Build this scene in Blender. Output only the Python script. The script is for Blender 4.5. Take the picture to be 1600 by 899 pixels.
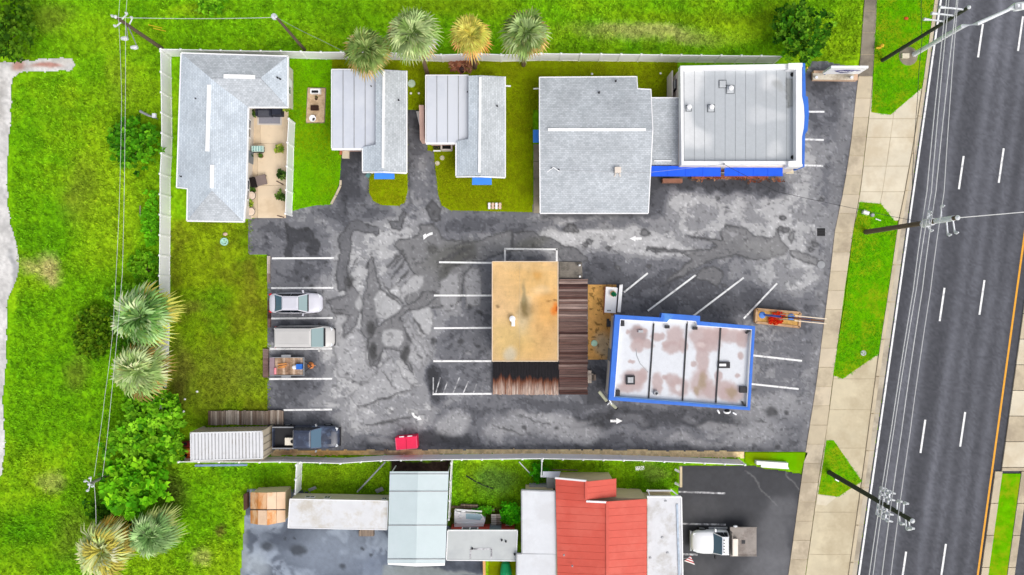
import bpy, math, random
import numpy as np
from mathutils import Vector, Matrix
for o in list(bpy.data.objects): bpy.data.objects.remove(o)
SC = bpy.context.scene
R = math.radians
# ---------------------------------------------------------------- camera, sky, sun, exposure
CAM_H = 60.0
cam = bpy.data.cameras.new('camera'); cam.sensor_width = 36.0; cam.lens = 24.3; cam.clip_end = 3000.0; cam.clip_start = 0.5
co = bpy.data.objects.new('camera', cam); SC.collection.objects.link(co)
co.location = (0, 0, CAM_H); SC.camera = co
SC.render.resolution_x = 1024; SC.render.resolution_y = 575
W = bpy.data.worlds.new('World'); SC.world = W; W.use_nodes = True
nt = W.node_tree; bg = nt.nodes['Background']
sky = nt.nodes.new('ShaderNodeTexSky'); sky.sky_type = 'NISHITA'; sky.sun_disc = False
SUN_EL, SUN_AZ = 54.0, 140.0          # azimuth clockwise from north (image up)
sky.sun_elevation = R(SUN_EL); sky.sun_rotation = R(SUN_AZ)
sky.air_density = 1.0; sky.dust_density = 4.0; sky.ozone_density = 1.0
hs = nt.nodes.new('ShaderNodeHueSaturation'); hs.inputs['Saturation'].default_value = 0.38
nt.links.new(sky.outputs[0], hs.inputs['Color']); nt.links.new(hs.outputs[0], bg.inputs[0])
bg.inputs[1].default_value = 0.15
sl = bpy.data.lights.new('sun', 'SUN'); sl.energy = 1.3; sl.angle = R(48); sl.color = (1.0, .95, .87)
so = bpy.data.objects.new('sun', sl); SC.collection.objects.link(so); so.location = (20, 5, 50)
sd = Vector((math.cos(R(SUN_EL))*math.sin(R(SUN_AZ)), math.cos(R(SUN_EL))*math.cos(R(SUN_AZ)), math.sin(R(SUN_EL))))
so.rotation_euler = sd.to_track_quat('Z', 'Y').to_euler()
SC.view_settings.view_transform = 'Standard'; SC.view_settings.look = 'None'
SC.view_settings.exposure = 0.09; SC.view_settings.gamma = 1.0; SC.view_settings.use_curve_mapping = False

# ---------------------------------------------------------------- helpers
COL = SC.collection
rnd = random.Random(7); rng = np.random.default_rng(11)
PXM = 18.0
def P(px, py, h=0.0):                     # survey point: plan position at height h
    f = (1-h/CAM_H)/PXM
    return Vector(((px-800)*f, (449.5-py)*f, h))
def lin(c):
    c = np.asarray(c, float)/255.0
    return np.where(c <= .04045, c/12.92, ((c+.055)/1.055)**2.4)
def L3(c): return tuple(float(v) for v in lin(c))

class MB:
    def __init__(s): s.v = []; s.f = []
    def add(s, vs, fs):
        n = len(s.v); s.v += [tuple(v) for v in vs]; s.f += [tuple(i+n for i in f) for f in fs]; return s
    def box(s, c, d, rz=0.0, top=1.0, tilt=None):
        c = Vector(c); hx, hy, hz = d[0]/2, d[1]/2, d[2]/2
        pts = [(-hx,-hy,-hz),(hx,-hy,-hz),(hx,hy,-hz),(-hx,hy,-hz)]+[(a*top,b*top,hz) for a,b in ((-hx,-hy),(hx,-hy),(hx,hy),(-hx,hy))]
        m = Matrix.Rotation(rz, 3, 'Z')
        if tilt is not None: m = m @ tilt
        return s.add([c+m@Vector(p) for p in pts], [(0,3,2,1),(4,5,6,7),(0,1,5,4),(1,2,6,5),(2,3,7,6),(3,0,4,7)])
    def prism(s, pts, z0, z1):
        n = len(pts); a = sum(pts[i][0]*pts[(i+1)%n][1]-pts[(i+1)%n][0]*pts[i][1] for i in range(n))
        if a < 0: pts = pts[::-1]
        return s.add([(p[0],p[1],z0) for p in pts]+[(p[0],p[1],z1) for p in pts],
            [tuple(range(n))[::-1], tuple(range(n,2*n))]+[(i,(i+1)%n,(i+1)%n+n,i+n) for i in range(n)])
    def slab(s, pts, t):                  # pts 3-D top polygon, extruded down by t
        n = len(pts); a = sum(pts[i][0]*pts[(i+1)%n][1]-pts[(i+1)%n][0]*pts[i][1] for i in range(n))
        if a < 0: pts = pts[::-1]
        return s.add([(p[0],p[1],p[2]-t) for p in pts]+[tuple(p) for p in pts],
            [tuple(range(n))[::-1], tuple(range(n,2*n))]+[(i,(i+1)%n,(i+1)%n+n,i+n) for i in range(n)])
    def bar(s, a, b, w, h=None, up=(0,0,1)):
        a, b = Vector(a), Vector(b); h = h or w; d = (b-a)
        if d.length < 1e-6: return s
        d.normalize(); u = Vector(up)
        if abs(d.dot(u)) > .98: u = Vector((1,0,0))
        r = d.cross(u).normalized()*(w/2); t = r.cross(d).normalized()*(h/2)
        vs = [p+q for p in (a,b) for q in (-r-t, r-t, r+t, -r+t)]
        return s.add(vs, [(0,1,2,3),(7,6,5,4),(0,4,5,1),(1,5,6,2),(2,6,7,3),(3,7,4,0)])
    def tube(s, pts, rad, n=8, caps=True):
        pts = [Vector(p) for p in pts]; k = len(pts)
        rad = rad if isinstance(rad, (list, tuple)) else [rad]*k; vs = []
        for i, p in enumerate(pts):
            d = (pts[min(i+1,k-1)]-pts[max(i-1,0)]).normalized()
            u = Vector((0,0,1)) if abs(d.z) < .9 else Vector((1,0,0))
            a = d.cross(u).normalized(); b = d.cross(a)
            for j in range(n):
                t = 2*math.pi*j/n; vs.append(p+(a*math.cos(t)+b*math.sin(t))*rad[i])
        fs = [(i*n+j, i*n+(j+1)%n, (i+1)*n+(j+1)%n, (i+1)*n+j) for i in range(k-1) for j in range(n)]
        if caps: fs += [tuple(range(n))[::-1], tuple(range((k-1)*n, k*n))]
        return s.add(vs, fs)
    def lathe(s, c, prof, n=16):          # prof [(r,z)]
        c = Vector(c); vs = []; k = len(prof)
        for r, z in prof:
            for j in range(n): t = 2*math.pi*j/n; vs.append((c.x+r*math.cos(t), c.y+r*math.sin(t), c.z+z))
        fs = [(i*n+j, i*n+(j+1)%n, (i+1)*n+(j+1)%n, (i+1)*n+j) for i in range(k-1) for j in range(n)]
        fs += [tuple(range(n))[::-1], tuple(range((k-1)*n, k*n))]
        return s.add(vs, fs)
    def ellip(s, c, r, n=10, m=6):
        return s.add(*_ell(c, r, n, m))
def _ell(c, r, n, m):
    vs = []; fs = []
    for i in range(m+1):
        a = math.pi*i/m
        for j in range(n):
            b = 2*math.pi*j/n; vs.append((c[0]+r[0]*math.sin(a)*math.cos(b), c[1]+r[1]*math.sin(a)*math.sin(b), c[2]+r[2]*math.cos(a)))
    for i in range(m):
        for j in range(n): fs.append((i*n+j, (i+1)*n+j, (i+1)*n+(j+1)%n, i*n+(j+1)%n))
    return vs, fs

def empty(name, loc, label, cat, rz=0.0, group=None):
    o = bpy.data.objects.new(name, None); COL.objects.link(o); o.empty_display_size = .2
    o.location = loc; o.rotation_euler.z = rz; tag(o, label, cat, group); o['local'] = 0
    del o['local']; return o
def tag(o, label=None, cat=None, group=None, kind=None):
    if label: o['label'] = label
    if cat: o['category'] = cat
    if group: o['group'] = group
    if kind: o['kind'] = kind
    return o
WINV = {}
def root_of(o):
    while o.parent: o = o.parent
    return o
def attach(o, parent, local=False):
    o.parent = parent
    if not local:
        inv = Matrix.Identity(4); q = parent; chain = []
        while q: chain.append(q); q = q.parent
        m = Matrix.Identity(4)
        for q in reversed(chain):
            m = m @ q.matrix_parent_inverse @ Matrix.LocRotScale(q.location, q.rotation_euler, q.scale)
        o.matrix_parent_inverse = m.inverted()
    return o
def mesh(name, mb, mat, smooth=False):
    me = bpy.data.meshes.new(name); me.from_pydata(mb.v, [], mb.f); me.materials.append(mat)
    if smooth: me.polygons.foreach_set('use_smooth', [True]*len(me.polygons))
    me.update(); return me
def part(name, mb, mat, parent=None, smooth=False, local=False, label=None):
    """world-space mesh; a child of parent, or top-level with its origin at its base"""
    if parent is None:
        xs = [v[0] for v in mb.v]; ys = [v[1] for v in mb.v]; zs = [v[2] for v in mb.v]
        c = ((min(xs)+max(xs))/2, (min(ys)+max(ys))/2, min(zs))
        mb.v = [(v[0]-c[0], v[1]-c[1], v[2]-c[2]) for v in mb.v]
    o = bpy.data.objects.new(name, mesh(name, mb, mat, smooth)); COL.objects.link(o)
    if parent is None: o.location = c
    else: attach(o, parent, local)
    if label: o['label'] = label
    return o
def inst(name, me, loc, rz, parent, sc=None, rx=0, ry=0):
    o = bpy.data.objects.new(name, me); COL.objects.link(o); o.location = loc; o.rotation_euler = (rx, ry, rz)
    if sc: o.scale = sc
    if parent: attach(o, parent)
    return o
def bevel(o, w=.03, seg=2):
    m = o.modifiers.new('bevel', 'BEVEL'); m.width = w; m.segments = seg; m.limit_method = 'ANGLE'; return o

# ---------------------------------------------------------------- materials
MATS = {}
def nodes(name, rough=.8, metal=0.0, spec=.3):
    m = bpy.data.materials.new(name); m.use_nodes = True; t = m.node_tree
    b = t.nodes['Principled BSDF']; b.inputs['Roughness'].default_value = rough; b.inputs['Metallic'].default_value = metal
    b.inputs['Specular IOR Level'].default_value = spec
    return m, t, b
def N(t, k, **kw):
    n = t.nodes.new(k)
    for a, v in kw.items(): setattr(n, a, v)
    return n
def wpos(t, scale=(1,1,1), rz=0.0):
    g = N(t, 'ShaderNodeNewGeometry'); mp = N(t, 'ShaderNodeMapping')
    mp.inputs['Scale'].default_value = scale; mp.inputs['Rotation'].default_value = (0,0,rz)
    t.links.new(g.outputs['Position'], mp.inputs['Vector']); return mp.outputs[0]
def noise(t, vec, scale, detail=4.0, rough=.6):
    n = N(t, 'ShaderNodeTexNoise'); n.inputs['Scale'].default_value = scale; n.inputs['Detail'].default_value = detail; n.inputs['Roughness'].default_value = rough
    t.links.new(vec, n.inputs['Vector']); return n.outputs['Fac']
def ramp(t, fac, stops):
    r = N(t, 'ShaderNodeValToRGB'); e = r.color_ramp.elements
    while len(e) < len(stops): e.new(.5)
    for i, (p, c) in enumerate(stops):
        e[i].position = p; e[i].color = (c[0], c[1], c[2], 1) if not isinstance(c, (int, float)) else (c, c, c, 1)
    t.links.new(fac, r.inputs[0]); return r.outputs[0]
def mixc(t, mode, fac, a, b):
    m = N(t, 'ShaderNodeMix', data_type='RGBA', blend_type=mode)
    if isinstance(fac, (int, float)): m.inputs[0].default_value = fac
    else: t.links.new(fac, m.inputs[0])
    for i, x in ((6, a), (7, b)):
        if isinstance(x, (tuple, list)): m.inputs[i].default_value = (x[0], x[1], x[2], 1)
        else: t.links.new(x, m.inputs[i])
    return m.outputs[2]
def bump(t, b, h, strength=.3, dist=.02):
    n = N(t, 'ShaderNodeBump'); n.inputs['Strength'].default_value = strength; n.inputs['Distance'].default_value = dist
    t.links.new(h, n.inputs['Height']); t.links.new(n.outputs[0], b.inputs['Normal'])
def mat(name, c, rough=.75, var=.2, scale=2.0, c2=None, amt=.5, metal=0.0, bmp=.0, bscale=40.0, stretch=(1,1,1), spec=.3):
    """plain surface: base colour, broad mottling var, optional second colour in blotches (wear, dirt, painted glints)"""
    if name in MATS: return MATS[name]
    m, t, b = nodes(name, rough, metal, spec); v = wpos(t, stretch)
    n1 = noise(t, v, scale, 6.0, .65); col = L3(c)
    lo = tuple(x*(1-var) for x in col); hi = tuple(min(x*(1+var), .95) for x in col)
    out = ramp(t, n1, [(.3, lo), (.7, hi)])
    if c2 is not None:
        n2 = noise(t, v, scale*.37, 5.0, .7); f = ramp(t, n2, [(.62-.35*amt, 0.0), (.72-.25*amt, 1.0)])
        out = mixc(t, 'MIX', f, out, L3(c2))
    t.links.new(out, b.inputs['Base Color'])
    if bmp: bump(t, b, noise(t, v, bscale, 3.0), bmp)
    MATS[name] = m; return m
def attr_mat(name, rough=.85, fine=.22, fscale=9.0, bmp=.25, bscale=30.0, spec=.25, rough_attr=False):
    m, t, b = nodes(name, rough, 0, spec); v = wpos(t)
    a = N(t, 'ShaderNodeAttribute'); a.attribute_name = 'paint'
    n1 = noise(t, v, fscale, 5.0, .7); f = ramp(t, n1, [(.25, 1-fine), (.75, 1+fine)])
    t.links.new(mixc(t, 'MULTIPLY', 1.0, a.outputs['Color'], f), b.inputs['Base Color'])
    if bmp: bump(t, b, noise(t, v, bscale, 3.0), bmp)
    MATS[name] = m; return m
def shingle(name, c, c2, rz):
    m, t, b = nodes(name, .9, 0, .15); v = wpos(t, (1,1,1), rz)
    br = N(t, 'ShaderNodeTexBrick'); br.offset = .5; br.inputs['Scale'].default_value = 1.0
    br.inputs['Brick Width'].default_value = .26; br.inputs['Row Height'].default_value = .15; br.inputs['Mortar Size'].default_value = .008
    br.inputs['Mortar Smooth'].default_value = .3
    a, d = L3(c), L3(c2)
    br.inputs['Color1'].default_value = (*a, 1); br.inputs['Color2'].default_value = (*d, 1); br.inputs['Mortar'].default_value = (*[x*.62 for x in d], 1)
    t.links.new(v, br.inputs['Vector'])
    n1 = noise(t, v, .45, 5.0, .6); f = ramp(t, n1, [(.3, .84), (.7, 1.1)])
    n2 = noise(t, v, 14.0, 3.0, .8); f2 = ramp(t, n2, [(.25, .82), (.75, 1.16)])
    out = mixc(t, 'MULTIPLY', 1.0, mixc(t, 'MULTIPLY', 1.0, br.outputs['Color'], f), f2)
    t.links.new(out, b.inputs['Base Color']); bump(t, b, br.outputs['Fac'], -.35, .015)
    MATS[name] = m; return m
def glass(name, c, rough=.12):
    m, t, b = nodes(name, rough, 0, .6); b.inputs['Base Color'].default_value = (*L3(c), 1); b.inputs['Coat Weight'].default_value = .5
    MATS[name] = m; return m
def paint(name, c, var=.06, rough=.35, scale=1.2, c2=None):
    m = mat(name, c, rough, var, scale, c2=c2, amt=.3, spec=.5)
    b = m.node_tree.nodes['Principled BSDF']; b.inputs['Coat Weight'].default_value = .35; b.inputs['Coat Roughness'].default_value = .15
    return m

# ---------------------------------------------------------------- numpy paint tools (surface colours: stains, wear, soil, some painted sky reflections)
_T = [np.random.default_rng(100+i).random((256, 256)) for i in range(8)]
def vnoise(x, y, s):
    t = _T[s % 8]; xi = np.floor(x).astype(int); yi = np.floor(y).astype(int); fx = x-xi; fy = y-yi
    fx = fx*fx*(3-2*fx); fy = fy*fy*(3-2*fy); a = t[yi & 255, xi & 255]; b = t[yi & 255, (xi+1) & 255]; c = t[(yi+1) & 255, xi & 255]; d = t[(yi+1) & 255, (xi+1) & 255]
    return (a*(1-fx)+b*fx)*(1-fy)+(c*(1-fx)+d*fx)*fy
def fbm(x, y, size, octv=4, seed=0, gain=.55):
    o = np.zeros_like(x, dtype=float); a = 1.0; tot = 0; f = 1.0/size
    for i in range(octv):
        o += a*vnoise(x*f+37.1*i+seed*11.7, y*f+17.3*i+seed*5.1, seed+i); tot += a; a *= gain; f *= 2.03
    return o/tot
def sdist(x, y, poly):                     # signed distance, negative inside
    n = len(poly); d = np.full(x.shape, 1e9); ins = np.zeros(x.shape, bool)
    for i in range(n):
        ax, ay = poly[i]; bx, by = poly[(i+1) % n]; ex, ey = bx-ax, by-ay
        wx, wy = x-ax, y-ay; t = np.clip((wx*ex+wy*ey)/(ex*ex+ey*ey+1e-9), 0, 1)
        d = np.minimum(d, (wx-ex*t)**2+(wy-ey*t)**2)
        c = ((ay > y) != (by > y)) & (x < (bx-ax)*(y-ay)/((by-ay) if abs(by-ay) > 1e-9 else 1e-9)+ax); ins ^= c
    d = np.sqrt(d); return np.where(ins, -d, d)
class Canvas:
    def __init__(s, x, y, col):
        s.x, s.y = x, y; s.c = np.tile(np.asarray(col, float), x.shape+(1,)).reshape(x.shape+(3,)).copy()
        s.wx = x+9*(fbm(x, y, 16, 4, 2)-.5)+3*(fbm(x, y, 5, 2, 5)-.5); s.wy = y+9*(fbm(x, y, 16, 4, 3)-.5)+3*(fbm(x, y, 5, 2, 6)-.5)
        s.w2x = x+40*(fbm(x, y, 60, 4, 4)-.5); s.w2y = y+40*(fbm(x, y, 60, 4, 1)-.5)
    def _put(s, sl, k, col):
        s.c[sl] = s.c[sl]*(1-k[..., None])+np.asarray(col)*k[..., None]
    def ell(s, cx, cy, rx, ry, col, st=1.0, soft=.5, rot=0.0, warp=True):
        x, y = (s.w2x, s.w2y) if warp else (s.wx, s.wy); c, q = math.cos(R(rot)), math.sin(R(rot))
        m = (np.abs(s.x-cx) < rx+ry+60) & (np.abs(s.y-cy) < ry+rx+60); idx = np.nonzero(m)
        u = (x[idx]-cx)*c+(y[idx]-cy)*q; v = -(x[idx]-cx)*q+(y[idx]-cy)*c
        d = np.sqrt((u/rx)**2+(v/ry)**2); k = np.clip((1+soft-d)/(2*soft), 0, 1); k = k*k*(3-2*k)*st; s._put(idx, k, col)
    def poly(s, pts, col, st=1.0, soft=1.2, rim=None, rimw=2.2, rims=.7, warp=1):
        xs = [p[0] for p in pts]; ys = [p[1] for p in pts]
        m = (s.x > min(xs)-12) & (s.x < max(xs)+12) & (s.y > min(ys)-12) & (s.y < max(ys)+12); idx = np.nonzero(m)
        if not len(idx[0]): return
        x, y = (s.wx[idx], s.wy[idx]) if warp else (s.x[idx], s.y[idx])
        d = sdist(x, y, pts); k = np.clip((soft-d)/(2*soft), 0, 1)*st; s._put(idx, k, col)
        if rim is not None: s._put(idx, np.exp(-((d+.6)/rimw)**2)*rims, rim)
def grid_sheet(name, x0, x1, y0, y1, step, colfn, material, z=0.0, h=0.0, parent=None, keep=None, zfn=None):
    """a finely divided sheet at height h carrying its own surface colour per point"""
    nx = int((x1-x0)/step)+1; ny = int((y1-y0)/step)+1
    gx, gy = np.meshgrid(np.linspace(x0, x1, nx), np.linspace(y0, y1, ny))
    c = np.clip(colfn(gx, gy), .002, .9); f = (1-h/CAM_H)/PXM
    zz = np.full(gx.shape, z+h) if zfn is None else z+h+zfn(gx, gy)
    v = np.stack([(gx-800)*f, (449.5-gy)*f, zz], -1).reshape(-1, 3)
    i = np.arange(nx*ny).reshape(ny, nx); q = np.stack([i[:-1,:-1], i[1:,:-1], i[1:,1:], i[:-1,1:]], -1).reshape(-1, 4)
    if keep is not None:
        k = keep((gx[:-1,:-1]+gx[1:,1:])/2, (gy[:-1,:-1]+gy[1:,1:])/2).reshape(-1); q = q[k]
        u = np.unique(q); remap = np.full(nx*ny, -1); remap[u] = np.arange(len(u)); v = v[u]; q = remap[q]; c = c.reshape(-1, 3)[u]
    c = c.reshape(-1, 3)
    me = np_mesh(name, v, q, c, material); o = bpy.data.objects.new(name, me); COL.objects.link(o)
    if parent: attach(o, parent)
    return o
def np_mesh(name, v, q, c, material, smooth=False):
    me = bpy.data.meshes.new(name); n = len(v); k = q.shape[1]; nf = len(q)
    me.vertices.add(n); me.vertices.foreach_set('co', np.asarray(v, np.float32).ravel())
    me.loops.add(nf*k); me.loops.foreach_set('vertex_index', q.astype(np.int32).ravel())
    me.polygons.add(nf); me.polygons.foreach_set('loop_start', np.arange(0, nf*k, k, dtype=np.int32))
    try: me.polygons.foreach_set('loop_total', np.full(nf, k, np.int32))
    except Exception: pass
    if c is not None:
        a = me.color_attributes.new('paint', 'FLOAT_COLOR', 'POINT')
        a.data.foreach_set('color', np.concatenate([c, np.ones((n, 1))], 1).astype(np.float32).ravel())
    me.materials.append(material); me.update(calc_edges=True); me.validate(); return me
# ================================================================ GROUND
G_BR, G_YE, G_DK, G_OL = lin((118,176,16)), lin((154,190,26)), lin((82,150,12)), lin((132,156,20))
G_TAN, G_BRN = lin((196,186,120)), lin((120,110,50))
WEST_LAWN = [(266,345),(393,345),(393,400),(421,400),(421,662),(272,672),(258,650),(263,560),(266,450)]
def ground_col(x, y):
    cv = Canvas(x, y, G_BR)
    n = fbm(x, y, 90, 5, 1); k = np.clip((n-.44)*5, 0, 1)[..., None]; cv.c = cv.c*(1-k*.6)+G_YE*k*.6
    n = fbm(x, y, 45, 5, 3); k = np.clip((n-.5)*6, 0, 1)[..., None]; cv.c = cv.c*(1-k*.4)+G_DK*k*.4
    for a in [(85,20,30,22,G_BRN,.45),(130,300,32,42,G_BRN,.55),(170,320,45,110,G_YE,.75),(150,60,60,40,G_YE,.4),(60,650,40,60,G_BR,.5),(75,415,20,20,G_TAN,.95),(45,412,14,9,G_TAN,.6),(85,435,10,12,G_TAN,.8),
              (60,735,35,30,G_YE,.8),(80,745,18,14,G_TAN,.4),(120,590,20,26,G_BRN,.45),(115,835,28,40,G_BRN,.4),(40,820,40,30,G_DK,.5),
              (1020,52,100,13,G_TAN,.6),(1150,40,60,22,G_YE,.8),(1080,25,120,12,G_OL,.5),(300,15,40,10,G_YE,.7),(330,18,22,7,lin((70,70,30)),.7),
              (560,20,180,25,G_BR,.7),(700,12,90,14,G_OL,.5),(1300,60,40,30,G_YE,.5),(340,880,30,40,G_YE,.7),(320,800,40,40,G_BR,.7),(315,875,14,14,G_TAN,.5),
              (265,760,22,36,lin((88,92,40)),.75),(345,830,8,10,G_BRN,.8),(300,730,40,20,G_BR,.6),(520,745,60,16,G_YE,.5),(780,750,28,22,lin((96,130,70)),.6),(740,745,20,30,G_YE,.6),
              (150,440,40,30,G_BR,.6),(190,130,20,30,G_BRN,.25),(1025,740,25,12,G_TAN,.25),(1225,718,20,8,G_TAN,.35)]:
        cv.ell(*a, soft=.7)
    # the older, olive lawn inside the fence
    d = sdist(cv.wx, cv.wy, WEST_LAWN); k = np.clip((2-d)/4, 0, 1)[..., None]
    w = fbm(x, y, 40, 5, 6)[..., None]; ol = G_OL*(.85+.5*w); g2 = np.clip((fbm(x, y, 70, 4, 2)-.5)*5, 0, 1)[..., None]; ol = ol*(1-g2*.6)+lin((104,146,16))*g2*.6
    b2 = np.clip((fbm(x, y, 30, 5, 7)-.52)*6, 0, 1)[..., None]; ol = ol*(1-b2*.5)+lin((108,108,30))*b2*.45
    cv.c = cv.c*(1-k)+ol*k
    for a in [(280,590,16,50,lin((100,94,44)),.7),(300,480,40,8,G_BRN,.5),(330,600,50,40,lin((118,118,44)),.45),(345,470,18,24,lin((112,160,18)),.6),(350,520,16,20,lin((112,160,18)),.6),
              (395,450,14,60,lin((120,112,36)),.5),(275,420,8,60,lin((100,108,24)),.5),(290,650,20,12,lin((112,160,18)),.6),(385,590,30,30,lin((120,130,50)),.4)]:
        cv.ell(*a, soft=.7)
    # strip of bare soil inside the top and left fence, mulch under the far carport
    cv.poly([(700,96),(735,98),(735,118),(705,112)], lin((92,60,44)), .8, 3)
    cv.poly([(449,96),(458,96),(456,168),(449,168)], lin((120,88,50)), .8, 2)
    cv.poly([(609,720),(704,720),(704,745),(609,745)], lin((62,48,44)), 1, 2)
    cv.poly([(702,790),(802,795),(808,835),(700,835)], lin((86,60,44)), .8, 2)
    sp = rng.random(x.shape); cv.c *= (.45+1.1*fbm(x, y, 4, 3, 5)+.0*sp)[..., None]
    return cv.c
def ground_z(x, y): return -.03+.09*(fbm(x, y, 9, 3, 4)-.5)*(np.clip(sdist(x, y, WEST_LAWN)/8, .25, 1))
M_GRASS = attr_mat('grass_ground', .95, .30, 5.0, .6, 18.0, .0)
ground = tag(grid_sheet('ground', -60, 1660, -40, 940, 2.5, ground_col, M_GRASS, 0, 0, zfn=ground_z), kind='structure')
far = part('terrain', MB().add([(-700,-700,-.2),(700,-700,-.2),(700,700,-.2),(-700,700,-.2)], [(0,1,2,3)]),
           mat('far_grass', (100,160,14), .95, .35, .15, c2=(150,180,24), bmp=.3)); tag(far, kind='structure')

# ================================================================ ASPHALT
def tone(t, blue=.05): return np.array([t*(.985-.3*max(0,blue-.06)), t*(.985-.05*max(0,blue-.06)), t*(1+blue*.8)])
DK, MD, ML, LT, VL = tone(.064,.18), tone(.13,.18), tone(.20,.10), tone(.36,.03), tone(.45,.01)
RIM = tone(.062,.10)
def lot_col(x, y):
    cv = Canvas(x, y, ML)
    E = lambda *a: cv.ell(*a)
    # broad wear of the surface
    for a in [(600,430,105,85,LT),(560,600,70,50,LT),(640,560,60,60,LT),(900,365,120,22,VL),(1080,330,90,34,LT),(1170,340,110,45,LT),(1255,300,40,90,LT),(1010,385,80,22,VL),
              (1230,430,50,40,LT),(600,660,60,25,LT),(1290,230,30,120,ML),(720,440,42,36,ML),(440,375,50,26,MD),(470,425,55,26,MD),(465,470,45,24,ML),(460,520,50,20,MD),(465,570,52,28,MD),
              (460,620,45,26,MD),(480,655,50,14,MD),(725,540,50,40,MD),(715,590,45,30,MD),(745,490,26,24,MD),(552,290,22,50,DK),(540,250,16,26,DK),(662,240,26,60,MD),(655,190,20,24,DK),
              (660,265,14,22,ML),(600,640,90,12,LT),(540,560,40,60,LT)]: E(*a, .9, .42)
    for a in [(760,347,90,12,MD),(1030,300,22,40,DK),(1120,287,110,12,DK),(935,350,90,10,MD),(560,335,60,14,MD),(1050,450,90,38,MD),(1140,470,70,34,MD),(940,440,34,34,DK),(1240,490,45,30,MD),
              (1235,560,45,46,ML),(1235,620,40,40,ML),(1250,665,50,30,ML),(1060,650,120,20,DK),(1040,690,130,14,MD),(860,630,70,10,MD),(720,655,30,24,MD),(800,640,70,18,MD),(690,690,60,12,DK),(930,655,40,16,DK),
              (600,690,60,12,MD),(1290,170,30,50,MD),(1285,125,40,16,DK),(655,180,18,10,DK),(1210,300,26,10,DK),(930,590,20,34,DK),(935,618,14,16,DK),(680,600,14,40,tone(.05,.12))]: E(*a, .9, .42)
    lt = np.log2(cv.c.mean(-1)); n1 = fbm(cv.w2x, cv.w2y, 40, 6, 2, .62)-.5; n2 = fbm(cv.w2x, cv.w2y, 19, 5, 5, .65)-.5; n3 = fbm(x*.45+y*.25, y, 8, 4, 7)-.5; n4 = fbm(cv.wx, cv.wy, 5, 3, 1)-.5
    lt = lt+1.5*n1+1.15*n2+.55*n3+.3*n4; q = .62; u = lt/q; fl = np.floor(u); tl = q*(fl+np.clip((u-fl-.5)*9+.5, 0, 1)); lt = .35*lt+.65*tl-.22*np.exp(-((u-fl-.44)/.07)**2)
    lt = np.clip(lt, np.log2(.045), np.log2(.50)); t2 = 2.0**lt; bl = np.clip((.33-t2)*.6, 0, .16)
    cv.c = np.stack([t2*(.985-.2*bl), t2*.985, t2*(1.01+bl)], -1)
    # pale areas in the south drive; cloud reflections painted in on the right
    for a in [(705,668,20,16,VL),(780,675,24,12,LT),(850,665,60,16,LT),(900,672,36,14,LT),(870,652,55,6,LT),(1005,678,24,8,ML),(1060,684,26,8,LT),(1110,690,36,8,LT),(1130,662,30,8,LT),(1080,655,16,6,ML),
              (1205,640,50,26,LT),(1180,680,44,16,LT),(610,690,40,8,LT),(575,660,34,12,LT),(985,655,20,8,ML),(560,250,0.1,0.1,ML)]: cv.ell(*a, .6, .4)
    # sharp-edged damp and sealed patches
    Wp = lambda pts, c, **k: cv.poly(pts, c, .9, .8, RIM, 1.5, .68, **k)
    Wp([(446,347),(455,357),(486,358),(492,372),(500,380),(497,397),(488,398),(478,391),(483,380),(468,377),(457,385),(457,402),(446,402),(447,372)], DK)
    Wp([(534,362),(545,349),(562,345),(580,350),(591,354),(592,366),(586,371),(580,364),(568,364),(553,362),(549,372),(552,382),(547,396),(544,420),(548,452),(530,456),(524,430),(527,405),(531,394),(528,376)], tone(.15,.1))
    Wp([(607,344),(622,347),(628,330),(634,334),(632,350),(625,361),(612,358)], tone(.15,.08))
    Wp([(676,310),(690,330),(686,345),(678,348),(668,336),(664,320)], tone(.12,.08))
    Wp([(618,386),(624,376),(640,372),(652,368),(656,353),(672,350),(682,357),(690,372),(735,380),(760,372),(800,358),(800,392),(770,402),(740,410),(728,428),(720,470),(700,482),(640,480),(632,470),(646,430),(630,400),(622,392)], tone(.21,.03))
    Wp([(800,362),(832,363),(868,376),(885,384),(905,390),(918,402),(912,412),(880,410),(870,392),(800,388)], tone(.17,.07))
    Wp([(560,402),(545,430),(566,470),(556,505),(540,528),(536,512),(543,494),(520,490),(510,470),(540,460),(540,440)], tone(.2,.06))
    Wp([(574,416),(580,402),(584,402),(588,426),(594,450),(600,470),(590,500),(600,540),(590,575),(576,565),(572,530),(562,515),(566,470),(571,450)], tone(.2,.05))
    Wp([(690,460),(676,470),(668,476),(655,483),(641,486),(628,497),(640,512),(664,530),(660,545),(640,540),(640,560),(646,585),(640,580),(628,560),(624,548),(600,545),(592,560),(580,575),(574,560),(575,530),(600,500),(616,494),(630,478),(650,470),(660,455)], tone(.2,.04))
    # pale islands
    I = lambda pts, c=VL: cv.poly(pts, c*1.0, .76, 1.0, tone(.13,.04), 1.4, .5)
    I([(592,452),(601,452),(626,475),(628,481),(615,494),(600,499),(590,495),(584,476),(582,467)])
    I([(598,516),(608,512),(628,515),(632,534),(618,543),(605,541),(596,535)])
    I([(641,486),(655,484),(668,476),(674,481),(678,505),(670,530),(664,524),(652,506)])
    I([(625,507),(638,497),(648,512),(664,530),(676,560),(655,556),(640,530)], LT)
    I([(555,475),(561,457),(565,466),(565,482),(563,489),(556,482)])
    I([(540,527),(553,513),(565,522),(572,536),(570,562),(600,590),(560,600),(528,590),(522,545),(523,490),(543,494),(535,512)], LT)
    I([(640,436),(650,428),(661,430),(661,446),(654,456),(634,464),(630,474),(622,462),(628,450)])
    I([(688,442),(700,427),(714,427),(719,440),(716,458),(711,484),(690,486),(686,462)], LT)
    I([(726,438),(735,418),(750,416),(752,440),(752,480),(728,482)], LT)
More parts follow.
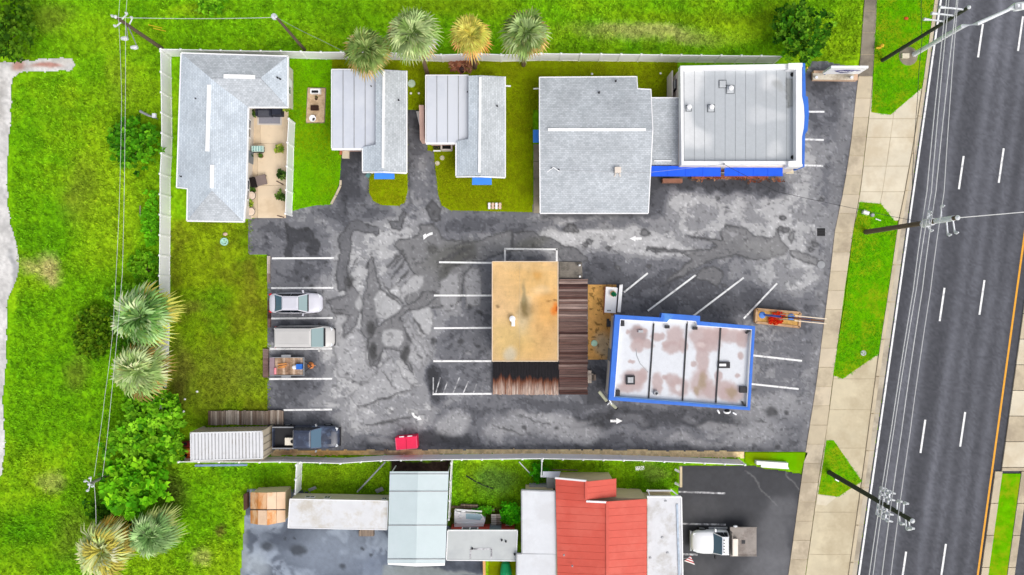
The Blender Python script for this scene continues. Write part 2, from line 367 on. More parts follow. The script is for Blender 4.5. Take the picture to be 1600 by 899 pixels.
    I([(605,562),(612,560),(625,577),(629,590),(648,602),(640,611),(615,620),(582,630),(560,640),(548,620),(590,580)], LT)
    I([(632,560),(645,520),(660,540),(668,562),(655,580)], LT)
    I([(604,452),(622,445),(630,462),(626,470)])
    # brown oily fan with tyre marks near the drive
    for a in [(700,395,40,18,tone(.13,-.12)),(715,408,26,10,tone(.09,-.15)),(668,383,10,9,tone(.07,-.12)),(830,374,22,9,tone(.15,-.14)),(720,390,14,8,tone(.08,-.12)),(690,418,12,8,tone(.1,-.1))]: cv.ell(*a, .7, .6, -20)
    for i, (ax, ay, bx, by, w) in enumerate([(604,418,632,392,3),(610,420,634,398,2.5),(609,436,638,402,2.5),(620,444,640,425,3),(592,446,625,478,2),(597,442,630,476,2),(628,506,634,520,2),(633,520,642,538,2.4),
              (648,498,662,522,2.2),(654,552,661,562,1.8),(595,578,618,606,1.6),(558,637,640,608,2),(570,668,655,648,2.5),(680,412,735,388,3),(688,425,738,398,2),(700,392,730,378,2),
              (810,648,860,664,1.5),(770,664,820,680,1.5),(1074,368,1125,376,2),(1010,388,1045,390,1.5),(1020,455,1095,420,1.5),(1177,659,1196,658,1.8),(1215,656,1228,654,1.4),(520,481,537,485,2),(520,487,535,490,1.5)]):
        L = math.hypot(bx-ax, by-ay); nx_, ny_ = -(by-ay)/L*w, (bx-ax)/L*w
        cv.poly([(ax-nx_*.3, ay-ny_*.3), ((ax+bx)/2-nx_, (ay+by)/2-ny_), (bx-nx_*.4, by-ny_*.4), (bx+nx_*.4, by+ny_*.4), ((ax+bx)/2+nx_, (ay+by)/2+ny_), (ax+nx_*.3, ay+ny_*.3)], tone(.085,.05), .8, 1.0)
    # puddle by the street entrance
    Wp([(1127,358),(1135,354),(1152,352),(1170,360),(1178,368),(1200,372),(1208,370),(1213,358),(1220,372),(1225,382),(1232,388),(1228,394),(1215,400),(1200,405),(1185,408),(1165,404),(1150,400),(1120,405),(1100,410),(1085,420),(1070,430),(1045,442),(1040,440),(1070,415),(1082,405),(1070,395),(1012,392),(1012,388),(1075,391),(1110,389),(1120,385),(1115,378),(1074,370),(1126,374),(1125,362)], tone(.21,.03))
    cv.ell(1190, 388, 34, 13, tone(.27,.0), .8, .3)
    cv.poly([(1135,361),(1144,359),(1152,366),(1145,370)], LT, .8, 1)
    Wp([(1100,415),(1120,418),(1132,430),(1125,442),(1118,448),(1105,440),(1086,436)], tone(.2,.04))
    Wp([(1232,392),(1244,392),(1276,406),(1274,416),(1262,414),(1238,402)], tone(.25,.02)); Wp([(1234,365),(1244,360),(1240,372),(1236,380),(1232,372)], tone(.26,.02))
    for px, py, r in [(1222,340,5),(1220,358,5),(1228,361,6),(1272,382,6),(1265,391,5),(1283,414,8),(1282,312,4),(1120,310,4),(921,378,6),(892,357,10),(1006,363,8),(951,389,4),(915,382,5),(1132,445,4),(1015,417,5),(965,418,5)]:
        Wp([(px+r*math.cos(t)*(1+.3*math.sin(3*t+px)), py+r*.8*math.sin(t)) for t in np.linspace(0, 6.28, 11)[:-1]], tone(.18,.04))
    for px, py, r in [(486,450,4),(470,412,4),(478,436,4),(540,587,4),(552,598,2),(491,603,2.5),(480,360,4),(1205,643,9),(1229,646,4),(1213,698,5),(1221,672,2),(510,410,2),(705,477,3),(735,480,4),(750,488,4),(677,533,5),(720,533,4),(747,540,4),(820,668,4),(870,670,4),
                      (690,478,2.5),(505,455,2),(437,450,3),(445,470,2),(940,695,3),(1175,700,2),(1030,330,2),(1098,368,1.5),(1135,325,2),(1200,318,3)]:
        cv.ell(px, py, r, r*.8, tone(.05,.1), .75, .5, 0, False)
    for px, py, rx, ry in [(580,512,8,12),(583,550,6,14),(634,555,7,12),(548,442,6,10)]: cv.ell(px, py, rx, ry, tone(.062,.02), .85, .45, 0, False)
    # darker edge strips along kerbs and building feet
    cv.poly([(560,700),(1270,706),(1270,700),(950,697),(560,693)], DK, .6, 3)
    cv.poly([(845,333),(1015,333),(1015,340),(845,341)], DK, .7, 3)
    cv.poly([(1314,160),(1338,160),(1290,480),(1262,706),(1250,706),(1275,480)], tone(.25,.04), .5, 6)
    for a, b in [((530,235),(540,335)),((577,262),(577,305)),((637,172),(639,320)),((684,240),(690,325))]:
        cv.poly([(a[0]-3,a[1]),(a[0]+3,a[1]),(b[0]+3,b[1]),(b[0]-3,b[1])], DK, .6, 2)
    sp = fbm(cv.wx, cv.wy, 4, 2, 3); cv.c *= 1-.32*np.clip((sp-.69)*14, 0, 1)[..., None]; sp = fbm(x, y, 3.5, 2, 2); cv.c *= 1+.35*np.clip((sp-.7)*12, 0, 1)[..., None]
    t0 = cv.c.mean(-1, keepdims=True); cv.c *= 1.02*(t0/.42)**.2*(.88+.24*fbm(x, y, 4, 2, 6))[..., None]
    return cv.c
M_ASPH = attr_mat('worn_asphalt', .72, .12, 22.0, .25, 60.0, .35)
LOT = [(389,343),(500,318),(520,300),(527,225),(640,150),(700,150),(700,320),(842,320),(842,240),(1010,240),(1256,120),(1268,96),(1290,96),(1349,110),(1338,200),(1326,290),(1312,370),(1302,460),(1292,520),(1270,706),(1170,706),(430,710),(418,700),(418,398),(389,397)]
lot = tag(grid_sheet('parking_lot', 386, 1344, 94, 712, 2.0, lot_col, M_ASPH, .02, 0, keep=lambda x, y: sdist(x, y, LOT) < 0), kind='structure')
def lotw_col(x, y):
    cv = Canvas(x, y, tone(.12,.35))  # blue tint and pale mottling paint in sky reflected by the wet asphalt
    n = fbm(cv.w2x, cv.w2y, 60, 6, 3); k = np.clip((n-.42)*9, 0, 1)[..., None]; cv.c = cv.c*(1-k*.85)+tone(.36,.22)*k*.85
    n = fbm(cv.w2x, cv.w2y, 26, 5, 6); k = np.clip((n-.53)*14, 0, 1)[..., None]; cv.c = cv.c*(1-k*.85)+tone(.08,.4)*k*.85
    cv.ell(520, 860, 70, 34, tone(.28,.26), .7, .7); cv.ell(590, 880, 40, 20, tone(.17,.4), .7, .6); cv.ell(700, 885, 60, 16, tone(.05,.4), .8, .6); cv.ell(425, 840, 40, 18, tone(.08,.4), .6, .6)
    cv.ell(400, 885, 20, 20, tone(.4,.1), .7, .6); cv.poly([(600,884),(640,884),(760,899),(600,905)], tone(.3,-.05), .7, 2)
    for px, py, r in [(445,841,3),(460,841,2.5),(465,858,12),(418,853,10),(565,858,4),(580,867,3),(535,885,6)]: cv.ell(px, py, r, r*.7, tone(.045,.3), .85, .5, 0, False)
    cv.poly([(378,820),(388,820),(382,905),(372,905)], tone(.3,0), .6, 3)
    cv.c *= (.85+.3*fbm(x, y, 5, 3, 6))[..., None]*np.array([.93,1.04,1.06]); return cv.c
l2 = tag(grid_sheet('parking_lot', 372, 760, 764, 930, 2.0, lotw_col, M_ASPH, .02, 0, keep=lambda x, y: sdist(x, y, [(386,764),(470,764),(610,822),(700,822),(756,870),(756,930),(374,930)]) < 0), kind='structure')
def lote_col(x, y):
    cv = Canvas(x, y, tone(.048,.16))
    n = fbm(cv.w2x, cv.w2y, 40, 5, 3); cv.c *= (.75+.5*n)[..., None]
    cv.ell(1215, 850, 34, 60, tone(.13,.1), .8, .5); cv.ell(1195, 895, 40, 26, tone(.15,.1), .7, .5); cv.ell(1225, 790, 22, 16, tone(.12,.1), .7, .5); cv.ell(1100, 800, 26, 16, tone(.08,.08), .5, .6); cv.ell(1095, 890, 26, 16, tone(.09,.08), .6, .6)
    cv.ell(1240, 850, 10, 26, tone(.055,.2), .9, .4); cv.poly([(1062,736),(1190,733),(1244,742),(1244,732),(1062,728)], tone(.03,.2), .6, 3)
    for p in [(1165,735,1212,790),(1227,738,1248,768)]:
        a, b, c, d = p; cv.poly([(a,b),(a+2,b),(c+2,d),(c,d)], tone(.25,.0), .5, .8)
    cv.c *= (.85+.3*fbm(x, y, 5, 3, 6))[..., None]; return cv.c
l3 = tag(grid_sheet('parking_lot', 1056, 1258, 722, 930, 2.0, lote_col, M_ASPH, .02, 0, keep=lambda x, y: sdist(x, y, [(1062,728),(1170,727),(1256,742),(1230,930),(1056,930)]) < 0), kind='structure')

# ---- road
def xe(y): return 1469-.1424*y
def road_col(x, y):
    cv = Canvas(x, y, tone(.076,.18)); u = x-xe(y)
    n = fbm(u, y*.12, 16, 5, 2); cv.c *= (.78+.44*n)[..., None]
    for c0, w, s in [(28,9,.9),(50,8,.7),(95,9,.9),(118,8,.7),(145,9,.7),(170,8,.7)]:       # wheel tracks
        k = np.exp(-((u-c0)/w)**2)*s*(.45+.9*fbm(u, y, 120, 3, 4)); cv.c *= (1+k)[..., None]
    k = np.clip((300-y)/350, 0, 1)*.25; cv.c *= (1+k)[..., None]
    cv.c *= (.7+.6*fbm(x, y, 3.2, 2, 6))[..., None]; return cv.c
M_ROAD = attr_mat('road_asphalt', .85, .16, 26.0, .3, 70.0, .2)
road = grid_sheet('road', 1300, 1840, -60, 960, 3.0, road_col, M_ROAD, .02, 0, keep=lambda x, y: (x > xe(y)-3) & (x < xe(y)+340)); tag(road, kind='structure')
M_LINE = mat('white_line_paint', (240,240,240), .6, .10, 6.0, c2=(190,190,192), amt=.25)
M_LINE_OLD = mat('worn_white_paint', (205,205,208), .7, .15, 5.0, c2=(120,120,124), amt=.6)
M_YEL = mat('yellow_line_paint', (232,164,44), .6, .12, 3.0)
def mark(name, a, b, w, m, parent, z=.026):
    A, B = P(*a), P(*b); d = (B-A).normalized(); n = Vector((-d.y, d.x, 0))*w/2; mb = MB()
    mb.add([(A-n)+Vector((0,0,z)), (B-n)+Vector((0,0,z)), (B+n)+Vector((0,0,z)), (A+n)+Vector((0,0,z))], [(0,1,2,3)]); return part(name, mb, m, parent)
mark('edge_line', (xe(-60)+1,-60), (xe(960)+1,960), .16, M_LINE, road)
mark('center_line', (1651-.1375*-60,-60), (1651-.1375*960,960), .17, M_YEL, road)
for k in range(-1, 6):
    y0 = 38+206*k; x1 = lambda y: 1541-.1455*y; x2 = lambda y: 1602-.1462*y
    mark('lane_marking', (x1(y0),y0), (x1(y0+52),y0+52), .17, M_LINE, road); mark('lane_marking', (x2(y0-12),y0-12), (x2(y0+42),y0+42), .17, M_LINE, road)
M_CONC = mat('beige_concrete', (200,186,160), .9, .10, .6, c2=(172,158,136), amt=.35, bmp=.2)
M_CONC2 = mat('dark_concrete', (150,140,124), .9, .18, .8, c2=(120,112,100), amt=.4, bmp=.2)
M_CONC3 = mat('pale_concrete', (216,206,184), .9, .10, .5, c2=(204,190,164), amt=.4, bmp=.2)
M_CONCB = mat('beige_concrete_pale', (206,192,168), .9, .10, .6, c2=(178,164,142), amt=.3, bmp=.2)
M_CONCA = mat('apron_concrete', (206,194,166), .9, .10, .5, c2=(188,174,146), amt=.4, bmp=.2)
M_JOINT = mat('joint_filler', (184,170,144), .95, .15, 2.0)
M_SOIL = mat('soil', (70,56,42), .95, .3, 2.0)
M_GUT = mat('gutter_concrete', (190,180,162), .9, .12, .8, c2=(158,148,132), amt=.4, bmp=.2)
def ko(y): return float(np.interp(y, [0,137,225,300,352,450,553,752], [9.5,9,10,13,16.5,16.5,18,16]))
# ---- kerb: gutter strip and raised edge, cut into segments
kerb = empty('kerb', P(1440,200), 'concrete kerb and gutter along the near side of the road', 'kerb'); del kerb['category']; del kerb['label']; kerb['kind'] = 'structure'
part('joint_bed', MB().prism([P(xe(yy)-ko(yy)-.1,yy) for yy in range(-50,961,30)]+[P(xe(960)-3.1,960),P(xe(-50)-3.1,-50)], -.05, .025), M_JOINT, kerb)
y = -50.0
while y < 950:
    y2 = y+58; a = lambda yy, o: P(xe(yy)+o, yy)
    part('gutter_slab', MB().prism([a(y+.7,-ko(y)*.66), a(y+.7,-3), a(y2-.7,-3), a(y2-.7,-ko(y2)*.66)], -.05, .035), M_GUT, kerb)
    part('kerb_stone', MB().prism([a(y+.7,-ko(y)), a(y+.7,-ko(y)*.68), a(y2-.7,-ko(y2)*.68), a(y2-.7,-ko(y2))], -.05, .12), M_CONC, kerb); y = y2
# ---- sidewalk slabs
SWL = [(-50,1356),(0,1350),(100,1343),(150,1337),(225,1329),(290,1319),(360,1304),(450,1294),(520,1285),(600,1275),(675,1263),(740,1253),(820,1242),(900,1231),(960,1223)]
SWR = [(-50,1377),(0,1371),(100,1365),(150,1361),(225,1352),(290,1345),(360,1333),(450,1320),(520,1311),(600,1300),(675,1291),(740,1280),(820,1269),(900,1258),(960,1250)]
def ip(tab, y): return float(np.interp(y, [t[0] for t in tab], [t[1] for t in tab]))
sw = empty('sidewalk', P(1330,290), 'x', 'x'); del sw['label']; del sw['category']; sw['kind'] = 'structure'
part('joint_bed', MB().prism([P(x+.6,y) for y, x in SWL]+[P(x-.6,y) for y, x in reversed(SWR)], -.05, .045), M_JOINT, sw)
y = -50.0; k = 0
while y < 950:
    y2 = y+(30 if y > 130 else 34); m = M_CONC2 if y < 118 else [M_CONC, M_CONCB, M_CONC, M_CONC, M_CONCB][k % 5]
    part('slab', MB().prism([P(ip(SWL,y)+.3,y+.5), P(ip(SWR,y)-.4,y+.5), P(ip(SWR,y2)-.4,y2-.5), P(ip(SWL,y2)+.3,y2-.5)], -.04, .06+.006*((k*7) % 3)), m, sw); y = y2; k += 1
# ---- drive aprons (slabs between sidewalk and kerb)
def apron(rows, cols):
    e = empty('driveway_apron', P(ip(SWR,rows[0])+20, rows[0]), 'x', 'x'); del e['label']; del e['category']; e['kind'] = 'structure'
    part('joint_bed', MB().prism([P(ip(SWR,yy)+.6,yy) for yy in rows]+[P(xe(yy)-ko(yy)-.4,yy) for yy in rows[::-1]], -.05, .04), M_JOINT, e)
    for i in range(len(rows)-1):
        for j in range(len(cols)-1):
            q = []
            for yy, t in ((rows[i]+.5,cols[j]),(rows[i]+.5,cols[j+1]),(rows[i+1]-.5,cols[j+1]),(rows[i+1]-.5,cols[j])):
                l, r = ip(SWR,yy)+.4, xe(yy)-ko(yy)-.4; s = .35 if t in (0,) else (-.35 if t == 1 else 0)
                q.append(P(l+(r-l)*t+(.4 if t == cols[j] else -.4), yy+10*(t)*0))
            part('slab', MB().prism(q, -.04, .05+.008*((i+j) % 2)), M_CONC3 if rows[0] < 400 else M_CONCA, e)
    return e
apron([128,186,215,260,300,345], [0,.5,1]); apron([552,592,640,700,760], [0,1]); apron([742,800,866,930], [0,1])
# ---- grass verges
M_VERGE = mat('verge_grass', (100,170,4), .95, .25, 1.3, c2=(146,166,20), amt=.5, bmp=.5, bscale=14, spec=0)
def lawn(name, pts, m, z=.075): 
    o = part(name, MB().prism([P(*p) for p in pts], -.03, z), m); tag(o, kind='structure'); return o
verges = [[(1372,-50),(1466,-50),(1459,0),(1441,137),(1391,180),(1361,176),(1365,100)], [(1343,316),(1376,319),(1402,352),(1389,450),(1372,553),(1316,592),(1301,586),(1320,470),(1333,360)], [(1291,688),(1302,688),(1346,752),(1309,776),(1278,772),(1283,740)]]
for v in verges: lawn('verge', v, M_VERGE)
part('slab', MB().prism([P(1277,773), P(1307,776), P(1290,790), P(1275,788)], -.03, .07), M_CONC3, sw)
# ---- raised median beyond the yellow line
med = empty('median', P(1590,600), 'x', 'x'); del med['label']; del med['category']; med['kind'] = 'structure'
y = 330.0; k = 0
xm = lambda y: 1651-.1375*y
while y < 735:
    y2 = min(y+40, 736); part('slab', MB().prism([P(xm(y)+14,y+.5), P(xm(y)+52,y+.5), P(xm(y2)+52,y2-.5), P(xm(y2)+14,y2-.5)], 0, .13), [M_CONC, M_CONC3][k % 2], med); y = y2; k += 1
while y < 950:
    y2 = y+50; part('kerb_stone', MB().prism([P(xm(y)+4,y+.5), P(xm(y)+15,y+.5), P(xm(y2)+15,y2-.5), P(xm(y2)+4,y2-.5)], 0, .14), M_CONC, med)
    part('kerb_stone', MB().prism([P(xm(y)+45,y+.5), P(xm(y)+56,y+.5), P(xm(y2)+56,y2-.5), P(xm(y2)+45,y2-.5)], 0, .14), M_CONC, med); y = y2
lawn('verge', [(xm(740)+15.5,740),(xm(740)+44.5,740),(xm(950)+44.5,950),(xm(950)+15.5,950)], M_VERGE, .10)
# ---- lawns round the cottages, each a raised turf bed cut into the asphalt
M_LAWN = mat('clipped_lawn', (134,156,8), .95, .25, .9, c2=(118,130,12), amt=.42, bmp=.5, bscale=14, spec=0)
M_LAWNB = mat('bright_lawn', (112,180,4), .95, .22, .35, c2=(124,154,8), amt=.4, bmp=.5, bscale=14, spec=0)
LAWNS = [([(451,91),(519,91),(519,172),(534,172),(534,230),(531,285),(517,320),(495,321),(470,326),(451,332)], M_LAWNB),
         ([(519.2,90),(845,94),(1058,98),(1058,172),(700,172),(637,172),(519.2,172)], M_LAWN),
         ([(600,172.2),(636,172.2),(637,300),(632,317),(622,322),(597,321),(584,315),(577,302),(578,262),(600,262)], M_LAWN),
         ([(668,172.2),(832,172.2),(832,332),(703,329),(690,321),(685,305),(678,240),(678,236),(668,236)], M_LAWN),
         ([(1164,707),(1262,707),(1250,735),(1196,733),(1164,722)], M_LAWNB)]
for pts, m in LAWNS: lawn('lawn', pts, m, .06)
# ---- gravel lane along the left edge
LANE = [(-60,95),(18,98),(30,95),(112,91),(119,100),(112,110),(60,112),(32,113),(20,125),(17,180),(14,225),(11,285),(17,345),(30,398),(28,435),(12,465),(10,560),(5,640),(9,690),(4,735),(-2,760),(-60,800)]
def lane_col(x, y):
    cv = Canvas(x, y, lin((206,204,202))); n = fbm(x, y, 24, 5, 2); cv.c *= (.7+.6*n)[..., None]
    cv.ell(30,103,10,7,lin((176,120,104)),.8,.6); cv.ell(70,108,22,5,lin((176,110,92)),.8,.6); cv.ell(95,98,20,6,lin((190,184,176)),.6,.6); cv.ell(5,160,10,40,lin((150,146,140)),.5,.6); cv.ell(24,410,6,30,lin((150,152,156)),.7,.6)
    cv.c *= (.75+.5*fbm(x, y, 4, 2, 6))[..., None]; return cv.c
lane = tag(grid_sheet('gravel_lane', -58, 122, 86, 806, 2.0, lane_col, attr_mat('gravel', .95, .2, 20, .5, 30, .1), .055, 0,
    keep=lambda x, y: sdist(x+6*(fbm(x,y,9,3,2)-.5), y+6*(fbm(x,y,9,3,3)-.5), LANE) < 0), kind='structure')
# ---- ornamental gravel bed between the two flat-roofed buildings, chip beds along the south fence
def bed_col(x, y):
    cv = Canvas(x, y, lin((206,156,90))); cv.ell(945,540,20,16,lin((176,164,140)),.7,.6); cv.ell(935,470,20,20,lin((220,170,96)),.6,.6); cv.c *= (.75+.5*fbm(x, y, 5, 4, 2))[..., None]
    k = (fbm(x, y, 4, 2, 3) > .7)[..., None]; cv.c = np.where(k, cv.c*.45, cv.c); return cv.c
M_CHIP = attr_mat('gravel_chips', .95, .3, 24, .6, 30, .1)
bed = tag(grid_sheet('gravel_bed', 918.4, 963, 445, 562, 1.5, bed_col, M_CHIP, .05, 0), kind='structure')
def chip_col(x, y):
    cv = Canvas(x, y, lin((206,182,140))); cv.ell(520,708,60,6,lin((196,150,84)),.8,.6); cv.ell(450,706,16,5,lin((120,84,64)),.7,.6); cv.ell(610,705,30,5,lin((120,96,80)),.8,.6)
    cv.c *= 1.3*(.6+.8*fbm(x, y, 4, 3, 2))[..., None]; return cv.c
chips = tag(grid_sheet('gravel_bed', 424, 1164, 697, 716, 1.6, chip_col, M_CHIP, .045, 0, zfn=lambda x, y: .05*fbm(x, y, 4, 2, 5),
    keep=lambda x, y: sdist(x, y+3*(fbm(x,y,7,3,3)-.5), [(424,703),(560,703.5),(800,702),(1000,703),(1163,706),(1163,716),(1000,712),(800,709),(424,712)]) < 0), kind='structure')
# ================================================================ PARKING MARKINGS (parts of the lot)
for a, b in [((425,404),(522,403.5)),((424,450.5),(521,450)),((423,498),(520,497)),((422,545.5),(519,545)),((421,592.5),(519,592)),((443,641),(519,640)),
             ((686,410),(768,411)),((678,462),(768,462)),((678,513),(768,512.5)),((677,564.5),(768,564.5)),((676,616),(768,615.5)),
             ((788,389),(871,390)),((789,389),(789,409)),((870,389),(870,409)),
             ((975,457),(1012,427)),((1012,486),(1087,430)),((1083,494),(1162,434)),((1162,498),(1214,443)),
             ((1172,555),(1253,564)),((1172,600),(1248,608)),((1256,175),(1288,175)),((1254,218),(1287,219)),((1254,258.5),(1286,259.5))]:
    mark('parking_line', a, b, .16, M_LINE, lot, .028)
for x0, y0, x1, y1 in [(681,614,688,590),(693,614,699,597),(708,614,718,590),(724,614,732,596),(740,614,745,600),(677,590,677,616)]:
    mark('parking_line', (x0,y0), (x1,y1), .1, M_LINE_OLD, lot, .03)
for a, b in [((1060,768.5),(1133,771)),((1066,818.5),(1134,820)),((1066,866),(1090,867))]: mark('parking_line', a, b, .16 if b[0]-a[0] > 5 else .05, M_LINE_OLD, l3, .028)
def arrow(px, py, ang, L=19, m=M_LINE):
    c = P(px, py); mb = MB(); s = L/PXM; r = Matrix.Rotation(R(ang), 3, 'Z')
    pts = [(-.5*s,.1*s),(-.5*s,-.1*s),(0,-.1*s),(0,-.24*s),(.5*s,0),(0,.24*s),(0,.1*s)]
    mb.add([c+r@Vector((x,y,.029)) for x, y in pts], [tuple(range(7))]); return part('painted_arrow', mb, m, lot)
arrow(993,373,180); arrow(963,658,0)
c = P(668,370); part('painted_arrow', MB().add([c+Vector((x/PXM,y/PXM,.029)) for x, y in [(-7,2),(-6,-5),(0,0),(4,2),(8,3),(8,7),(3,6),(-2,3),(-3,5)]], [tuple(range(9))]), M_LINE, lot)
c = P(650,650); part('painted_arrow', MB().add([c+Vector((x/PXM,y/PXM,.029)) for x, y in [(-7,5),(-3,5),(-2,1),(3,-2),(5,1),(9,-6),(1,-7),(3,-5),(-3,-3),(-6,1)]], [tuple(range(10))]), M_LINE, lot)

# ================================================================ WHITE VINYL FENCES
M_VIN = mat('white_vinyl', (247,246,254), .45, .03, .8, c2=(236,235,244), amt=.25, spec=.4)
M_VINR = mat('white_vinyl_rail', (246,246,248), .45, .03, .8)
M_GREY = mat('galvanised_grey', (150,152,156), .5, .12, 2.0, metal=.3)
def fence(pts_top, label, h=1.8, sp=1.70, toph=None, name='vinyl_fence'):
    pw = [P(x, y, h) for x, y in pts_top]; pw = [Vector((p.x, p.y, 0)) for p in pw]
    cum = [0]
    for i in range(1, len(pw)): cum.append(cum[-1]+(pw[i]-pw[i-1]).length)
    tot = cum[-1]; n = max(1, round(tot/sp)); st = []
    for k in range(n+1):
        s = tot*k/n; i = max(j for j in range(len(cum)) if cum[j] <= s+1e-6); i = min(i, len(pw)-2)
        st.append(pw[i]+(pw[i+1]-pw[i])*((s-cum[i])/(cum[i+1]-cum[i])))
    e = empty(name, pw[0], label, 'fence')
    post = mesh('fence_post', MB().box((0,0,h/2+.03), (.13,.13,h+.06)), M_VINR); cap = mesh('post_cap', MB().box((0,0,.03), (.17,.17,.06), top=.35), M_VINR)
    for k, p in enumerate(st):
        d = st[min(k+1,n)]-st[max(k-1,0)]; rz = math.atan2(d.y, d.x); po = inst('fence_post', post, p, rz, e); inst('post_cap', cap, p+Vector((0,0,h+.06)), rz, po)
    for k in range(n):
        a, b = st[k], st[k+1]; d = (b-a).normalized(); a2, b2 = a+d*.066, b-d*.066; dz = Vector((0,0,1)); j = rnd.uniform(-.012,.012); nn = Vector((-d.y,d.x,0))*j
        pn = part('fence_panel', MB().bar(a2+nn+dz*(h*.5), b2+nn+dz*(h*.5), .035, h-.2), M_VIN, e)
        part('fence_rail', MB().bar(a2+dz*(h-.06), b2+dz*(h-.06), .06, .11), M_VINR, pn); part('fence_rail', MB().bar(a2+dz*.09, b2+dz*.09, .06, .11), M_VINR, pn)
    return e
fence([(251,77),(300,78),(360,79.5),(450,80.5),(506,82),(560,81.5),(640,83.5),(690,86),(745,84),(790,86),(845,84),(1000,85.5),(1110,87),(1221,88)], 'long white vinyl fence along the top edge of the lot behind the palms')
fence([(251,80.5),(252,150),(253,225),(250,270),(250,340),(249,440),(249,500),(247,560),(242,628),(252,652)], 'white vinyl fence down the left side beside the shingle house')
fence([(279,722),(330,722),(400,722.5),(440,722),(536,724.5),(575,721),(610,719.5),(800,717.5),(850,717),(1000,720),(1164,726.5)], 'long white vinyl fence along the bottom of the lot above the chip bed')
fence([(451,186),(449,225),(448,270),(446,334)], 'short white vinyl fence between the beige patio and the green lawn', 1.75, 1.8)
fence([(463,727),(461,772)], 'short grey white fence stub beside the long white trailer', 1.7, 1.3)
fence([(705,724),(703,760),(701,812)], 'narrow white fence right of the pale metal carport', 1.6, 1.6)
fence([(847,720),(846,744)], 'tiny white fence return above the coral roofed building', 1.6, 1.4)

# ================================================================ BUILDINGS
SH_NS = shingle('shingle_ns', (208,217,226), (190,200,210), R(90)); SH_EW = shingle('shingle_ew', (198,203,209), (176,182,188), 0)
SH_NS2 = shingle('shingle_ns_grey', (204,209,214), (184,190,195), R(90))
M_WALL = mat('pale_stucco', (216,208,198), .85, .08, 1.5, bmp=.2); M_TAN = mat('tan_siding', (206,190,156), .8, .1, 1.2, stretch=(1,1,6)); M_PINK = mat('pink_stucco', (206,172,160), .85, .08, 1.2)
M_TRIM = mat('white_trim', (244,244,246), .5, .04, 1.0); M_RIDGE = mat('white_ridge_vent', (246,246,246), .6, .04, 1.5)
M_BLUE = mat('blue_awning_metal', (66,136,232), .65, .06, 1.2, spec=.2); M_BLUE2 = mat('deep_blue_awning', (36,92,224), .7, .08, 1.2, spec=.15)
M_BLUET = mat('blue_parapet_paint', (58,116,214), .55, .1, 1.0, c2=(90,150,220), amt=.25)
M_GL = glass('dark_glass', (40,52,62)); M_DOOR = mat('door_paint', (120,130,140), .5, .1, 2.0)
M_PANEL = mat('white_metal_panel', (202,207,218), .4, .05, .5, c2=(212,216,225), amt=.5, metal=.0, spec=.5)
M_DARK = mat('dark_metal', (52,52,56), .6, .15, 3.0); M_VENT = mat('vent_metal', (170,172,176), .5, .15, 3.0, metal=.2); M_BLACK = mat('black_plastic', (22,22,24), .6, .15, 3.0)
def slope(root, pts, m, t=.12, name='roof_slope'): return part(name, MB().slab([P(*p) for p in pts], t), m, root)
def trim(root, a, b, m=M_TRIM, w=.12, h=.18, dz=.02, name='fascia'):
    A, B = P(*a), P(*b); return part(name, MB().bar(A+Vector((0,0,dz-h/2)), B+Vector((0,0,dz-h/2)), w, h), m, root)
def vent_strip(root, a, b, w=.32): 
    A, B = P(*a), P(*b); return part('ridge_vent', MB().bar(A+Vector((0,0,.05)), B+Vector((0,0,.05)), w, .09), M_RIDGE, root)
def wall_prism(root, pts, h, m=M_WALL, hp=None): return part('wall', MB().prism([P(x, y, hp if hp is not None else h) for x, y in pts], 0, h), m, root)
def opening(root, a, b, t, w, z0, z1, kind='window', m=None):
    """a window or door on the wall running a->b (outside on its right)"""
    A, B = Vector((a[0],a[1],0)), Vector((b[0],b[1],0)); d = (B-A).normalized(); n = Vector((d.y,-d.x,0)); c = A+(B-A)*t
    lo, hi = c-d*w/2+n*.02, c+d*w/2+n*.02; zm = Vector((0,0,(z0+z1)/2)); 
    if kind == 'window':
        f = part('window', MB().bar(lo+zm, hi+zm, .06, z1-z0), M_TRIM, root)
        for s in (-1, 1):
            q = c+d*s*w*.24+n*.045; part('pane', MB().bar(q-d*w*.2+zm, q+d*w*.2+zm, .03, (z1-z0)*.84), M_GL, f)
    else:
        f = part('door', MB().bar(lo+zm, hi+zm, .06, z1-z0), m or M_DOOR, root); q = c+d*w*.36+n*.08; part('handle', MB().box(q+Vector((0,0,1.0)), (.06,.06,.12)), M_GREY, f)
    return f
def pipe(root, px, py, h, r=.05, hh=.35, m=None): return part('vent_pipe', MB().lathe(P(px, py, h), [(r*1.6,0),(r*1.5,.04),(r,.05),(r,hh),(r*.6,hh+.01)], 8), m or M_VENT, root)
def wallpts(root, pts, h, m=M_WALL):
    wall_prism(root, pts, h, m); w = [P(x, y, h) for x, y in pts]; return w

# ---- house with L-shaped hip roof, top left
e = empty('shingle_house', P(345,215), 'L-shaped house with pale blue grey shingle hip roof beside the left fence', 'house')
E, T = 2.6, 3.28
slope(e, [(283,83,E),(450,88,E),(407,122,T),(329,122,T)], SH_EW); slope(e, [(450,88,E),(450,168,E),(407,122,T)], SH_NS)
slope(e, [(450,168,E),(388,168,E),(329,122.6,T),(407,122.6,T)], SH_EW)
slope(e, [(388,168,E),(385,300,E),(381,347,E),(331,298,T),(329,122.6,T)], SH_NS)
slope(e, [(381,347,E),(292,345.5,E),(331,298,T)], SH_EW)
slope(e, [(283,83,E),(329,122,T),(331,298,T),(292,345,E),(293,295,E),(276,293,E-.28)], SH_NS)
for a, b in [((450,88,E),(450,168,E)),((388,168,E),(450,168,E)),((388,168,E),(385,300,E)),((385,300,E),(381,347,E)),((381,347,E),(292,345.5,E)),((283,83,E),(450,88,E)),((276,293,E-.28),(293,295,E)),((283,83,E),(276,293,E-.28)),((292,345,E),(293,295,E))]: trim(e, a, b, w=.10)
